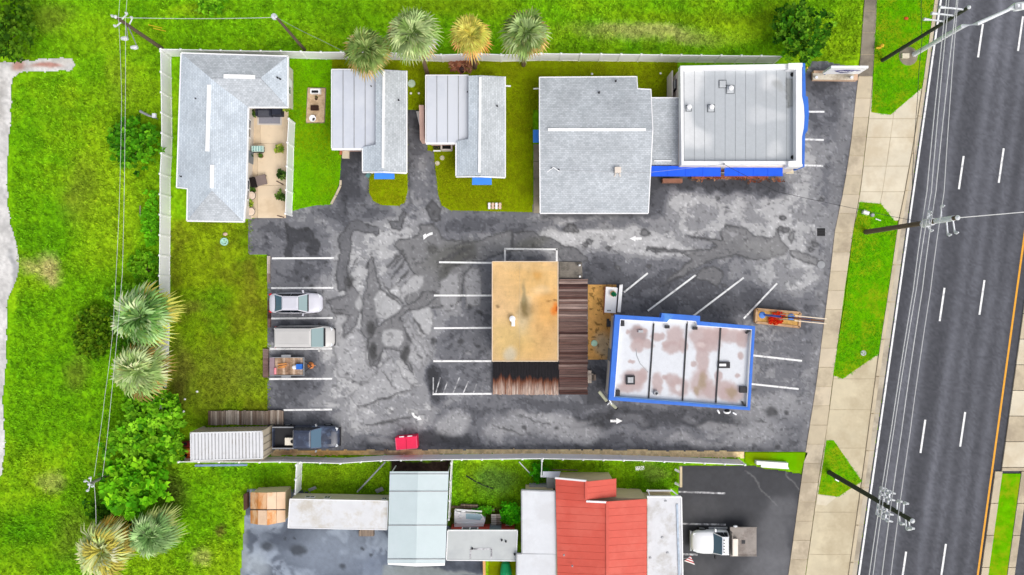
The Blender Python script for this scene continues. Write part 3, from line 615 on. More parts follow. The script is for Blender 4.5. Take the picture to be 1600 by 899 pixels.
vent_strip(e, (327.5,133,T-.04), (324.5,237,T-.05)); vent_strip(e, (332,258,T), (331.5,294,T)); vent_strip(e, (350,119.5,T-.02), (399,121,T-.02))
w = wallpts(e, [(290,92),(444,96),(444,160),(381,160),(376,338),(299,337),(300,285),(286,284)], 2.45)
opening(e, w[4], w[3], .25, 1.8, .9, 2.1); opening(e, w[4], w[3], .55, 1.0, .05, 2.1, 'door'); opening(e, w[4], w[3], .8, 1.6, .9, 2.1); opening(e, w[5], w[4], .5, 1.5, .9, 2.1); opening(e, w[2], w[1], .5, 1.4, .9, 2.1); opening(e, w[3], w[2], .5, 1.6, .1, 2.1, 'door')
for x, y in [(307,155),(283,276),(434,122),(438,124)]: pipe(e, x, y, 2.85, .05, .25, M_DARK)
part('utility_box', MB().box(P(451.5,130,1.3), (.25,.6,.8)), M_TRIM, e); part('utility_pipe', MB().tube([P(452.5,140,.1),P(452.5,140,2.2)], .04, 6), M_GREY, e)

# ---- two cottages with metal porch panels
def cottage(label, xl, xs, xr, xt, yt, yb, ym, xd, aw, dup):
    e = empty('cottage', P((xs+xt)/2,(yt+yb)/2), label, 'house', group='twin cottages with metal porch roofs')
    E, T = 2.6, 3.2
    slope(e, [(xr,yt,T),(xt,yt+2,E),(xt,yb,E),(xr-2,yb-3,T)], SH_NS2); slope(e, [(xd,yt+.5,T-.18),(xr,yt,T),(xr-2,yb-3,T),(xs,yb-2,E),(xs,ym-2,E),(xd,ym-6,T-.18)], SH_NS)
    n = 4; 
    for k in range(n):                                   # flat insulated porch panels
        a, b = xl+(xd+1-xl)*k/n, xl+(xd+1-xl)*(k+1)/n; z = 2.42+.14*(k+.5)/n
        part('roof_panel', MB().slab([P(a+.35,yt+1,z-.02), P(b-.35,yt+1,z+.02), P(b-.35,ym,z+.02), P(a+.35,ym,z-.02)], .08), M_PANEL, e)
        if k: part('panel_seam', MB().bar(P(a,yt+1,z-.05), P(a,ym,z-.05), .05, .12), M_GREY, e)
    trim(e, (xl-.6,ym+1.2,2.40), (xs+2,ym+1.2,2.48), w=.16, h=.2, name='gutter'); trim(e, (xl-.8,yt,2.40), (xl-.8,ym,2.40), w=.08)
    trim(e, (xl-.8,yt-.2,2.42), (xd,yt-.2,2.56), w=.08)
    trim(e, (xs-.3,yb-.5,E), (xr-2,yb-1,T), w=.1); trim(e, (xr-2,yb-1,T), (xt,yb+.8,E), w=.1); trim(e, (xt+.5,yt+2,E), (xt+.5,yb,E), w=.09); trim(e, (xs-.6,ym,E), (xs-.6,yb-2,E), w=.09)
    vent_strip(e, (xr,yt+3,T), (xr-1.5,yb-7,T), .2)
    w = wallpts(e, [(xd+3,yt+8),(xt-5,yt+9),(xt-5,yb-7),(xs+5,yb-8),(xs+5,ym-4),(xd+3,ym-4)], 2.5, M_WALL)
    opening(e, w[3], w[2], .5, 1.3, .9, 2.0); opening(e, w[2], w[1], .3, 1.2, .9, 2.0); opening(e, w[2], w[1], .7, 1.2, .9, 2.0); opening(e, w[4], w[3], .5, .9, .05, 2.05, 'door')
    w2 = wallpts(e, [(xl+4,yt+6),(xd+2,yt+6),(xd+2,ym-3),(xl+4,ym-3)], 2.2, M_PINK); opening(e, w2[3], w2[2], .3, 1.6, .8, 2.0); opening(e, w2[0], w2[3], .5, 2.0, .8, 2.0)
    a0, a1, b0, b1 = aw                                   # blue awning over the front window
    part('awning', MB().slab([P(a0,b0,2.35), P(a1,b0,2.35), P(a1+.3,b1,1.75), P(a0-.3,b1,1.75)], .04).add([P(a0,b0,2.31),P(a0-.3,b1,1.71),P(a0,b0,1.75),P(a1,b0,2.31),P(a1+.3,b1,1.71),P(a1,b0,1.75)], [(0,1,2),(3,5,4)]), M_BLUE, e)
    pipe(e, xt-12, yt+48, 2.85, .05, .25, M_DARK); pipe(e, xr-20, yt+26, 3.0, .04, .2, M_DARK)
    return e
cottage('left cottage with four metal porch panels and a blue window awning', 519, 567, 600, 635, 109, 270, 232, 587, (585,616,266.5,280), 0)
e = cottage('right cottage with metal porch panels standing beside the second palm trunk', 666, 713, 750.5, 789, 118, 277, 223, 732, (738,768,275,289), 1)
part('utility_pipe', MB().bar(P(789,134.5,2.3), P(798,135,2.3), .1), M_TRIM, e)
part('side_wall', MB().prism([P(658.5,172,0),P(666,172,0),P(667,225,0),P(660,225,0)], 0, 1.6), M_PINK, e)

# ---- grey shingle hall with gable roof
e = empty('shingle_hall', P(925,230), 'large grey shingle gable roof building next to the flat grey roof', 'building')
E, T = 2.9, 3.85
slope(e, [(843,121,E),(995,120,E),(996,139,E+.27),(1017,140,E+.27),(1020,203,T),(843,203,T)], SH_EW); slope(e, [(843,203,T),(1020,203,T),(1013,333,E),(844,333,E)], SH_EW)
for a, b in [((843,121,E),(995,120,E)),((995,120,E),(996,139,E+.27)),((996,139,E+.27),(1017,140,E+.27)),((844,333.6,E),(1013,333.6,E)),((843,121,E),(843,203,T)),((843,203,T),(844,333,E)),((1020,203,T),(1013,333,E)),((1017,140,E+.27),(1020,203,T))]: trim(e, a, b, w=.08)
vent_strip(e, (856,203,T), (1009,203,T), .22)
w = wallpts(e, [(850,130),(988,130),(989,148),(1006,148),(1003,324),(851,324)], 2.8)
for t in (.2, .5, .8): opening(e, w[5], w[4], t, 1.7, .8, 2.2)
opening(e, w[0], w[5], .25, 1.0, .05, 2.1, 'door'); opening(e, w[0], w[5], .6, 1.4, .9, 2.1); opening(e, w[1], w[0], .5, 1.4, .9, 2.1)
c = part('awning', MB().slab([P(844,203,2.4), P(844,223,2.4), P(833,223,1.95), P(833,203,1.95)], .05), M_BLUE, e)
part('roof_box', MB().box(P(965,266,3.6), (.5,.45,.45)).bar(P(962,272,3.45), P(960,276,3.3), .08).bar(P(968,272,3.45), P(969,276,3.3), .08), mat('cream_box', (226,214,202), .6, .08, 2), e)
for x, y in [(936,145),(962,127),(862,264),(873,266)]: pipe(e, x, y, 3.3, .06, .25, M_DARK)
part('roof_bracket', MB().bar(P(855,269,3.75), P(865,262,4.0), .05).bar(P(865,262,4.0), P(874,268,3.8), .05), M_TRIM, e)
part('stub_post', MB().bar(P(833.5,139,2.0), P(843,138.5,2.0), .1), M_TRIM, e)
# ---- lower shingle link
e = empty('link_building', P(1040,205), 'low grey shingle link roof between the shingle hall and flat roof', 'building')
slope(e, [(1017.5,153,2.75),(1065,153,2.75),(1065,258,2.6),(1017.5,258,2.6)], SH_EW); trim(e, (1018,153,2.76), (1060,153,2.76), w=.08); trim(e, (1022,251.5,2.68), (1049,251.5,2.68), w=.1, h=.1, dz=.06)
w = wallpts(e, [(1012,160),(1055,160),(1055,248),(1012,248)], 2.5); opening(e, w[3], w[2], .5, 1.6, .1, 2.1, 'door', M_GL)

# ---- flat roofed shop with white parapet and blue corner
e = empty('flat_roof_shop', P(1160,180), 'shop with flat grey membrane roof and white parapet near the street corner', 'building')
RH, PH = 3.35, 3.75
wall_prism(e, [(1065,104),(1256,101),(1256,259),(1065,258)], RH-.1, mat('shop_wall', (226,214,208), .85, .08, 1.0), PH)
def memb_col(x, y):
    cv = Canvas(x, y, lin((178,183,188))); VLc = lin((214,216,218))
    for a in [(1080,125,22,34,VLc),(1075,200,16,30,VLc),(1090,215,22,20,VLc),(1195,182,32,12,VLc),(1205,135,16,12,VLc),(1175,115,40,7,lin((200,204,208))),(1205,230,10,12,VLc)]: cv.ell(*a, .8, .4)
    cv.ell(1180,200,60,50,lin((180,185,190)),.5,.6); cv.poly([(1228,122),(1241,124),(1242,166),(1229,167)], lin((140,142,140)), .8, 1.5, lin((96,98,98)), 1.2, .6); cv.ell(1218,138,8,8,lin((160,162,162)),.8,.5)
    cv.ell(1236,222,6,16,lin((150,152,152)),.6,.6); cv.ell(1195,150,30,14,lin((176,180,184)),.5,.5)
    cv.c *= (.96+.08*fbm(x, y, 5, 3, 6))[..., None]; return cv.c
M_MEMB = attr_mat('roof_membrane', .55, .05, 8, .08, 30, .4)
part('roof_deck', MB().prism([P(1066,105,RH), P(1255,102,RH), P(1255,257,RH), P(1066,257,RH)], RH-.2, RH-.03), mat('membrane_seam', (128,132,138), .7, .08, 2), e)
xs = np.linspace(1069, 1245, 12)
for k in range(11):
    grid_sheet('membrane_strip', xs[k]+.22, xs[k+1]-.22, 108, 252, 2.0, memb_col, M_MEMB, 0, RH, parent=e)
def para(name, pts, z0, z1, m): return part(name, MB().prism([P(x, y, z1) for x, y in pts], z0, z1), m, e)
para('parapet', [(1063,103),(1238,100),(1238,107.5),(1068,109)], RH-.3, PH, M_TRIM); para('parapet', [(1063,103.4),(1068,109.2),(1068.5,252),(1065,258)], RH-.3, PH+.003, M_TRIM)
para('parapet', [(1065,258),(1068.5,252),(1232,252),(1232,257)], RH-.3, PH, M_TRIM); para('parapet', [(1232,99),(1254,98.5),(1254,105),(1244,109),(1232,107.5)], RH-.3, PH+.3, M_TRIM)
para('parapet', [(1244,109),(1253,104),(1253,150),(1256,165),(1257,182),(1256,200),(1253,214),(1253,257),(1244,252)], RH-.3, PH+.28, M_TRIM); para('parapet', [(1232,252),(1244,251.5),(1254,257),(1254,260.5),(1232,260.5)], RH-.3, PH+.31, M_TRIM)
para('blue_fascia', [(1254,99),(1258,99),(1259,150),(1262.5,152),(1264,178),(1262,204),(1258,210),(1257,261),(1254,261),(1253.4,214),(1256.4,200),(1257.4,182),(1256.4,165),(1253.4,150)], RH-1.2, PH+.24, M_BLUET)
for x, y, s in [(1129,131.5,9.5),(1141,140,10.5),(1111,169.5,9),(1076,169.5,7)]:
    b = part('vent_curb', MB().box(P(x,y,RH+.05), (s/PXM,s/PXM*1.05,.10)), M_MEMB if 0 else mat('membrane_plain', (186,190,194), .6, .05, 2.0), e); bevel(b, .05)
    o = part('vent_flange', MB().box(P(x,y,RH+.02), (s/PXM+.12,s/PXM+.14,.03)), mat('seam_dark', (112,116,120), .7, .1, 3.0), e)
    if x != 1129: part('vent_cap', MB().lathe(P(x,y-1,RH+.1), [(.12,0),(.12,.2),(.2,.22),(.2,.3),(.05,.36)], 10), M_TRIM, e)
for x, y in [(1238,117),(1238.5,246)]: part('roof_drain', MB().lathe(P(x,y,RH), [(.17,0),(.17,.05),(.1,.10)], 12), M_BLACK, e)
w = [P(x, y, 3.7) for x, y in [(1065,104),(1256,101),(1256,259),(1065,258)]]
for t in (.2, .45, .7): opening(e, w[3], w[2], t, 2.0, .5, 2.2)
for t in (.25, .5, .75): opening(e, w[2], w[1], t, 2.2, .3, 2.2)
opening(e, w[0], w[3], .12, .9, .05, 2.1, 'door', M_DARK); part('wall_vent', MB().box(P(1053.5,133,1.9), (.08,.7,.6)), M_GREY, e)
part('wing_wall', MB().prism([P(1049.5,111,1.9),P(1051.5,110,1.9),P(1051.5,151,1.9),P(1049.5,151,1.9)], 0, 1.9), M_WALL, e)
def awn(x0, x1, y0, y1, h0, h1, m):
    A = part('awning', MB().slab([P(x0,y0,h0), P(x1,y0,h0), P(x1,y1,h1), P(x0,y1,h1)], .05).bar(P(x0,y1,h1-.1), P(x1,y1,h1-.1), .03, .22), m, e); n = 3
    for k in range(1, n+1): part('awning_seam', MB().bar(P(x0+(x1-x0)*k/(n+1),y0,h0+.015), P(x0+(x1-x0)*k/(n+1),y1,h1+.015), .04, .03), m, A)
awn(1016.5,1126,259.5,275.5,2.75,2.45,M_BLUE2); awn(1132,1223,259.5,275,2.75,2.45,M_BLUE2)
part('service_mast', MB().tube([P(1129,262,2.0),P(1131,256,4.0),P(1132,256,4.3)], .05, 8).box(P(1128.5,262,2.4), (.35,.25,.6)), M_GREY, e)
part('wall_planter', MB().box(P(1050,283,.25), (1.7,.35,.5)), mat('brown_planter', (150,104,84), .8, .2, 3), e)
# ---- centre building with tan coated roof
e = empty('tan_roof_building', P(820,490), 'square building with stained tan roof in the middle of the lot', 'building')
H = 2.9
def tan_col(x, y):
    cv = Canvas(x, y, lin((224,188,140)))
    for a in [(800,440,40,40,lin((228,188,128)),.7),(840,430,34,30,lin((226,182,112)),.6),(800,530,34,34,lin((214,184,118)),.7),(845,540,30,26,lin((206,164,98)),.6),(850,485,30,30,lin((212,158,82)),.7),(830,420,8,10,lin((212,158,82)),.7),
              (835,455,14,12,lin((226,196,150)),.6),(802,552,10,12,lin((200,192,172)),.75),(808,490,10,24,lin((196,182,152)),.6),(798,412,50,6,lin((232,198,144)),.6)]: cv.ell(*a, soft=.6)
    for a in [(820,478,6,16,lin((120,108,74)),.85),(822,485,14,12,lin((140,116,70)),.55),(819,458,3,16,lin((160,146,110)),.7),(868,482,7,8,lin((222,120,34)),.85),(871,482,3,3,lin((150,60,12)),.9),(866,469,2.5,2,lin((90,64,40)),.8),(857,470,4,2,lin((150,110,60)),.8),(777,478,3,2.5,lin((110,90,60)),.7)]: cv.ell(*a, .6, 0, False)
    n = fbm(x, y*.6, 14, 5, 3); cv.c *= (.74+.52*n)[..., None]; n = fbm(x, y, 5, 4, 7); k = np.clip((n-.66)*9, 0, 1)[..., None]; cv.c *= 1-.12*k
    cv.c *= .92*(.93+.14*fbm(x*.25, y, 4, 2, 6))[..., None]; return cv.c
wall_prism(e, [(772,413),(869,413),(869,560),(772,560)], H-.12, M_WALL, H)
grid_sheet('roof_coating', 769.8, 811.8, 410, 563.6, 1.5, tan_col, attr_mat('tan_coating', .85, .12, 14, .3, 30, .2), 0, H, parent=e); grid_sheet('roof_coating', 812.2, 871, 410, 563.6, 1.5, tan_col, MATS['tan_coating'], 0, H, parent=e)
part('roof_deck', MB().prism([P(769.5,409.6,H), P(871.5,409.6,H), P(871.5,564,H), P(769.5,564,H)], H-.15, H-.02), M_TAN, e)
M_FAS = mat('cream_fascia', (228,206,178), .7, .08, 2)
for a, b in [((769.2,409,H),(769.2,564.4,H)),((871.8,409,H),(871.8,564.4,H)),((769,409,H),(872,409,H)),((769,564.6,H),(872,564.6,H))]: trim(e, a, b, M_FAS, .07, .2, .03)
v = part('roof_vent', MB().lathe(P(800.5,498,H), [(.2,0),(.2,.3),(.26,.34),(.24,.44),(.08,.5)], 12), M_TRIM, e); part('vent_hood', MB().box(P(802,506,H+.14), (.28,.42,.28)), M_TRIM, e)
for (x, y) in [(866,482)]: part('scupper', MB().box(P(871,482,H-.05), (.2,.25,.12)), mat('rust', (176,84,30), .9, .2, 5), e)
w = [P(x, y, H) for x, y in [(772,413),(869,413),(869,560),(772,560)]]
opening(e, w[3], w[2], .3, 1.6, .8, 2.2); opening(e, w[3], w[2], .7, 1.0, .5, 2.5, 'door'); opening(e, w[2], w[1], .3, 1.6, .8, 2.2); opening(e, w[2], w[1], .7, 1.0, .5, 2.5, 'door'); opening(e, w[0], w[3], .3, 1.6, .8, 2.2); opening(e, w[0], w[3], .7, 1.6, .8, 2.2); opening(e, w[1], w[0], .5, 1.6, .8, 2.2)
# ---- weathered timber decks
def wood(name, cols, seedoff, st=(1,1,1)):
    m, t, b = nodes(name, .9, 0, .1); v = wpos(t, st); oi = N(t, 'ShaderNodeObjectInfo'); a = ramp(t, oi.outputs['Random'], [(i/(len(cols)-1), L3(c)) for i, c in enumerate(cols)])
    n1 = noise(t, v, 1.6, 5.0, .7); f = ramp(t, n1, [(.32,.45),(.68,1.5)]); n2 = noise(t, v, 22.0, 4.0, .7); f2 = ramp(t, n2, [(.3,.7),(.7,1.25)])
    t.links.new(mixc(t, 'MULTIPLY', 1, mixc(t, 'MULTIPLY', 1, a, f), f2), b.inputs['Base Color']); MATS[name] = m; return m
M_DECK = wood('deck_boards', [(92,66,62),(128,104,98),(70,50,48),(168,146,138),(98,72,66),(64,46,44)], 0, (.3,12,1))
M_DECKW = wood('grey_boards', [(160,146,134),(124,108,96),(190,178,166),(104,84,70),(146,130,118)], 1, (12,.3,1))
def wet_wood():
    m, t, b = nodes('deck_boards_stained', .8, 0, .2); v = wpos(t); oi = N(t, 'ShaderNodeObjectInfo'); a = ramp(t, oi.outputs['Random'], [(0,L3((196,172,158))),(.3,L3((170,132,112))),(.6,L3((208,190,178))),(1,L3((146,104,84)))])
    sx = N(t, 'ShaderNodeSeparateXYZ'); t.links.new(v, sx.inputs[0])
    nv = wpos(t, (3.0,.25,1)); n = noise(t, nv, 1.0, 5.0, .6); ad = N(t, 'ShaderNodeMath', operation='MULTIPLY_ADD'); t.links.new(n, ad.inputs[0]); ad.inputs[1].default_value = 2.2; t.links.new(sx.outputs[1], ad.inputs[2])
    f = ramp(t, ad.outputs[0], [(0,0),(1,1)])
    mr = N(t, 'ShaderNodeMapRange'); mr.inputs['From Min'].default_value = -7.75; mr.inputs['From Max'].default_value = -6.9; t.links.new(ad.outputs[0], mr.inputs[0])
    mr2 = N(t, 'ShaderNodeMapRange'); mr2.inputs['From Min'].default_value = -6.95; mr2.inputs['From Max'].default_value = -6.6; t.links.new(ad.outputs[0], mr2.inputs[0])
    c = mixc(t, 'MIX', mr.outputs[0], a, L3((112,64,42))); c = mixc(t, 'MIX', mr2.outputs[0], c, L3((34,32,36)))
    n2 = noise(t, wpos(t, (6,.6,1)), 3.0, 4.0, .7); f2 = ramp(t, n2, [(.3,.5),(.7,1.35)]); t.links.new(mixc(t, 'MULTIPLY', 1, c, f2), b.inputs['Base Color']); return m
M_DECKS = wet_wood()
def deck(label, x0, x1, y0, y1, z, n, along, m, base=True):
    e = empty('timber_deck', P((x0+x1)/2,(y0+y1)/2), label, 'deck'); a, b = P(x0,y1,z), P(x1,y0,z); W_, H_ = b.x-a.x, b.y-a.y
    part('deck_frame', MB().box(((a.x+b.x)/2,(a.y+b.y)/2,(z-.04)/2), (W_-.1,H_-.1,z-.04)), M_DARK, e)
    if along == 'x': bd = mesh('deck_board', MB().box((0,0,0), (W_,H_/n*.88,.04)), m)
    else: bd = mesh('deck_board', MB().box((0,0,0), (W_/n*.88,H_,.04)), m)
    for k in range(n):
        t = (k+.5)/n; j = rnd.uniform(-.05,.05); zz = z-.02+rnd.uniform(-.008,.008)
        loc = ((a.x+b.x)/2+j, b.y-H_*t, zz) if along == 'x' else (a.x+W_*t, (a.y+b.y)/2+j, zz); inst('deck_board', bd, loc, rnd.uniform(-.004,.004), e)
    return e
d1 = deck('dark weathered boardwalk along the right side of the tan roof', 873.2, 918, 436, 617, .45, 46, 'x', M_DECK)
for k, (x, y, sx, sy) in enumerate([(921,582,6,6),(922,589,10,10),(928,590,6,9),(921,596,6,5)]): part('step', MB().box(P(x,y,.12), (sx/PXM,sy/PXM,.24)), M_DECKW, d1)
d2 = deck('timber deck with black water stain below the tan roof', 770, 872.6, 566, 617, .42, 44, 'y', M_DECKS)
deck('grey plank walkway beside the shipping container', 325, 443, 642, 664, .30, 34, 'y', M_DECKW)
pad = part('concrete_pad', MB().prism([P(873.4,409), P(909,410), P(910,434.8), P(873.4,434.8)], 0, .16), mat('gritty_concrete', (126,120,112), .95, .2, 4.0, c2=(100,96,90), amt=.4, bmp=.5)); tag(pad, 'small grey concrete pad at the top end of the dark boardwalk', 'pad'); bevel(pad)
for i, (x, y) in enumerate([(904.5,415),(905,432.5)]):
    b = part('bollard', MB().lathe(P(x,y,.16), [(.09,0),(.09,.7),(.05,.76)], 10), M_TRIM); tag(b, ['short white bollard at the upper corner of the grey pad','short white bollard at the lower corner of the grey pad'][i], 'bollard', 'bollards on the grey pad')

# ---- blue-edged building with stained white roof
e = empty('blue_edged_building', P(1066,566), 'building with stained white roof and bright blue parapet', 'building')
H = 3.3
OUT = [(961,492),(1033,496.5),(1034,489.5),(1094,494),(1094,502.5),(1180,510),(1172,641.5),(951,625.5)]
INN = [(969,499),(1042,503.5),(1046,499),(1088,502),(1090,508.5),(1175.5,515),(1168,637),(959.5,621)]
wall_prism(e, [(965,496),(1177,513),(1169,638),(955,623)], H-.3, M_WALL, H+.3)
def h_col(x, y):
    cv = Canvas(x, y, lin((214,217,223))); S, S2, B = lin((178,156,154)), lin((148,126,124)), lin((150,130,98))
    for a in [(998,523,12,12,S2),(995,540,8,10,S),(1010,538,9,7,S),(1003,516,7,4,S),(990,592,16,12,S),(985,605,16,8,S),(1003,588,8,10,S),(1027,525,8,6,S),(1055,525,13,13,S),(1050,543,14,8,S),(1040,538,6,6,S),(1068,540,6,10,S),
              (1095,525,16,12,S),(1105,540,18,10,S),(1112,528,10,12,S),(1098,560,9,24,S),(1095,600,14,20,S),(1110,610,8,14,S),(1140,525,22,10,S),(1160,530,8,12,S),(1125,520,10,10,S),(1027,600,7,14,S),(1060,605,14,13,S),(1050,593,10,9,S),(1039,590,4,4,S),
              (1133,610,14,14,S),(1142,615,16,12,S),(1123,590,4,10,S),(1157,557,5,5,S),(1152,587,4,3,S),(988,566,4,2.5,S),(982,520,3,3,S),(1083,570,4,4,S)]: cv.ell(a[0], a[1], a[2]*1.2, a[3]*1.15, a[4], .85, .3, 0, False)
    for a in [(1098,595,7,14,B),(1090,612,6,7,B),(1143,614,8,9,B)]: cv.ell(*a, .7, .5, 0, False)
    for a in [(1058,606,4,6,lin((220,220,224))),(1096,540,6,4,lin((205,190,188)))]: cv.ell(*a, .7, .5, 0, False)
    cv.c *= (.94+.12*fbm(x, y, 6, 4, 6))[..., None]; return cv.c
M_HR = attr_mat('stained_white_roof', .6, .05, 10, .1, 30, .35)
SE = [(1021.5,1013.5),(1073.5,1066.5),(1126.5,1118.5)]; bx0 = lambda y: np.interp(y, [496,622], [967,958]); bx1 = lambda y: np.interp(y, [510,640], [1176,1168])
edges = [lambda y: np.interp(y, [496,622], [966,957])]+[(lambda s: (lambda y: np.interp(y, [505,625], s)))(s) for s in SE]+[lambda y: np.interp(y, [510,640], [1177,1169])]
for k in range(4):
    lo, hi = edges[k], edges[k+1]
    def keep(x, y, lo=lo, hi=hi): return (x > lo(y)+.4) & (x < hi(y)-.4) & (y > 496+(x-961)*.07-(8*((x > 1042) & (x < 1092)))) & (y < 624+(x-951)*.073)
    grid_sheet('roof_bay', lo(625)-4, hi(505)+4, 490, 642, 1.5, h_col, M_HR, 0, H-.15, parent=e, keep=keep)
for a, b in SE: part('roof_seam', MB().bar(P(a,506,H-.10), P(b,622+(a-1021)*.07,H-.10), .12, .06), M_DARK, e)
m_lb = mat('light_blue_edge', (128,170,216), .5, .06, 2.0)
for i in range(8):
    j = (i+1) % 8; zz = H+.3+.003*(i % 2)
    part('parapet', MB().prism([P(*OUT[i],zz), P(*OUT[j],zz), P(*INN[j],zz), P(*INN[i],zz)], H-.4, zz), M_BLUET, e)
    c = Vector((1066,566)); q = lambda p: (p[0]+(c.x-p[0])*.012, p[1]+(c.y-p[1])*.02)
    part('parapet_liner', MB().prism([P(*INN[i],zz-.02), P(*INN[j],zz-.02), P(*q(INN[j]),zz-.02), P(*q(INN[i]),zz-.02)], H-.3, zz-.06), M_TRIM if i not in (6,) else m_lb, e)
for x, y, sx, sy, rz in [(972.5,505,.3,.5,0),(1042.5,511,.35,.25,0),(1086,513,.35,.25,0),(1169,518,.12,.5,-.8),(965.5,614,.3,.45,0),(1162,632,.12,.5,.5),(1161,609,.55,.5,0)]:
    part('roof_bracket', MB().box(P(x,y,H+.0), (sx,sy,.25), rz), M_DARK, e)
s = part('roof_hatch', MB().box(P(985,594,H-.05), (.72,.72,.22)), M_DARK, e); part('hatch_lid', MB().box(P(985,594,H+.1), (.45,.45,.12)), M_VENT, s)
s = part('roof_hatch', MB().box(P(1131,570.5,H-.05), (.95,.5,.22)), M_DARK, e); part('hatch_lid', MB().box(P(1129,570.5,H+.1), (.55,.2,.12)), M_TRIM, s)
part('roof_vent', MB().lathe(P(1024.5,614,H-.13), [(.22,0),(.2,.3),(.12,.32),(.12,.1)], 12), M_VENT, e); part('roof_vent', MB().box(P(1001,518,H-.02), (.4,.2,.25)), M_VENT, e)
part('cable', MB().tube([P(994,545,H-.12),P(995,556,H-.12),P(1000,568,H-.12),P(1013,582,H-.12)], .025, 5), M_VENT, e)
w = [P(x, y, 3.6) for x, y in [(965,496),(1177,513),(1169,638),(955,623)]]
for t in (.2, .5, .8): opening(e, w[3], w[2], t, 1.8, .7, 2.2); opening(e, w[1], w[0], t, 1.8, .7, 2.2)
opening(e, w[2], w[1], .3, 1.8, .7, 2.2); opening(e, w[2], w[1], .7, 1.0, .05, 2.1, 'door'); opening(e, w[0], w[3], .5, 1.0, .05, 2.1, 'door')
M_OLIVE = mat('olive_tube', (176,176,150), .5, .12, 3)
f = empty('corner_floodlights', P(955,631,3.0), 'pair of long greyish floodlight tubes on the lower left blue corner', 'floodlight')
part('bracket', MB().bar(P(952,625,3.1), P(956,632,3.1), .08).bar(P(949,633,3.05), P(955,627,3.05), .06), M_TRIM, f)
for a, b in (((936,612,3.0),(948,627,3.0)),((953,629,3.0),(963,638,3.0))): l = part('lamp_tube', MB().tube([P(*a),P(*b)], .13, 8), M_OLIVE, f); part('end_cap', MB().tube([P(*b),P(b[0]+1.2,b[1]+1.5,3.0)], .14, 8), M_BLACK, l)
f = empty('wall_lamp', P(1133,643,2.6), 'twin armed wall lamp under the lower edge of the blue parapet', 'lamp')
part('housing', MB().ellip(P(1136,643.5,2.7), (.32,.2,.2)), M_TRIM, f); part('shade', MB().ellip(P(1136,642,2.85), (.26,.14,.15)), M_BLACK, f)
for a, b in (((1121,641),(1124,646)),((1145,645),(1150,648))): part('arm', MB().bar(P(*a,2.7), P(*b,2.6), .12), M_TRIM, f)
# ---- coral metal roof building at the bottom
e = empty('coral_roof_building', P(940,830), 'building with coral red metal roof and white side roofs at the bottom', 'building')
M_COR = mat('coral_metal', (208,86,70), .6, .06, .8, c2=(214,98,82), amt=.4, spec=.4); M_WR = mat('white_coated_roof', (214,217,222), .6, .06, .8, c2=(206,208,212), amt=.3)
E, T = 3.0, 3.9
YB = 945
def strip_slope(corner_fn, y0, y1, stp, m, nm='roof_panel'):
    y = y0; k = 0
    while y < y1-.5:
        y2 = min(y+stp, y1); q = corner_fn(y, y2); part(nm, MB().slab([P(*p) for p in q], .06), m, e)
        part('panel_seam', MB().bar(P(*q[3])+Vector((0,0,.012)), P(*q[2])+Vector((0,0,.006)), .025, .02), m, e); y = y2; k += 1
XL = lambda y: 868+(y-748)*.02
strip_slope(lambda a, b: [(XL(a),a-4*0,E),(916,a+4,T),(916,b+4,T),(XL(b),b,E)], 748, 780, 10.6, M_COR)
strip_slope(lambda a, b: [(916,a+4,T),(963,a-1,E),(963,b-1,E),(916,b+4,T)], 749, 777, 9.3, M_COR)
strip_slope(lambda a, b: [(XL(a),a,E),(949,a+4,T+.02),(949,b+4,T+.02),(XL(b),b,E)], 780, YB, 11.5, M_COR)
strip_slope(lambda a, b: [(949,a+4,T+.02),(1010.5,a,E),(1011,b,E),(949,b+4,T+.02)], 780, YB, 11.5, M_COR)
part('ridge_cap', MB().bar(P(949,784,T+.06), P(949,YB,T+.06), .22, .04), M_COR, e); part('ridge_cap', MB().bar(P(916,752,T+.04), P(916,781,T+.04), .2, .04), M_COR, e)
trim(e, (867.5,747,E), (916,751.5,T), w=.14, h=.16, dz=.08); trim(e, (916,783.5,T), (948,785,T+.02), w=.14, h=.16, dz=.06)
wall_prism(e, [(875,737),(952,737),(952,775),(1002,764),(1008,800),(1008,YB),(875,YB)], E-.05, M_TAN, 0) if 0 else None
part('wall', MB().prism([P(876,738),P(951,738),P(955,762),P(1000,764),P(1000,915),P(866,915),P(866,738)], 0, E-.12), M_TAN, e)
part('wall', MB().prism([P(955,765.2),P(1001,765.2),P(1001,775),P(955,775)], 0, E-.1), M_TAN, e)
a, b = P(955,764), P(1000,764)
HW = 2.75
part('side_roof', MB().slab([P(816,767,HW),P(868,769,HW),P(870,866,HW),P(816,865,HW)], .25), M_WR, e); part('side_roof', MB().slab([P(808,866,HW-.01),P(870.5,866.4,HW-.01),P(871,YB,HW-.01),P(807,YB,HW-.01)], .25), M_WR, e)
part('side_roof', MB().slab([P(1011.5,777,HW),P(1064,777,HW),P(1067,YB,HW),P(1011.5,YB,HW)], .25), mat('white_coated_roof_worn', (214,215,219), .6, .08, 1.2, c2=(190,188,186), amt=.35), e)
part('side_wall', MB().prism([P(822,772,HW),P(866,772,HW),P(866,940,HW),P(816,940,HW)], 0, HW-.26), M_TAN, e); part('side_wall', MB().prism([P(1014,785,HW),P(1058,785,HW),P(1060,940,HW),P(1014,940,HW)], 0, HW-.26), M_TAN, e)
for a, b in [((815,766,HW),(868,768,HW)),((815,766,HW),(815.5,865,HW)),((807.5,865.5,HW),(815.5,865.5,HW)),((807.5,866,HW),(806.5,YB,HW)),((1064.5,777,HW),(1067.5,YB,HW)),((1011,776.5,HW),(1064,776.5,HW))]: trim(e, a, b, M_GREY if a[0] < 820 else M_TRIM, .1, .25, .06)
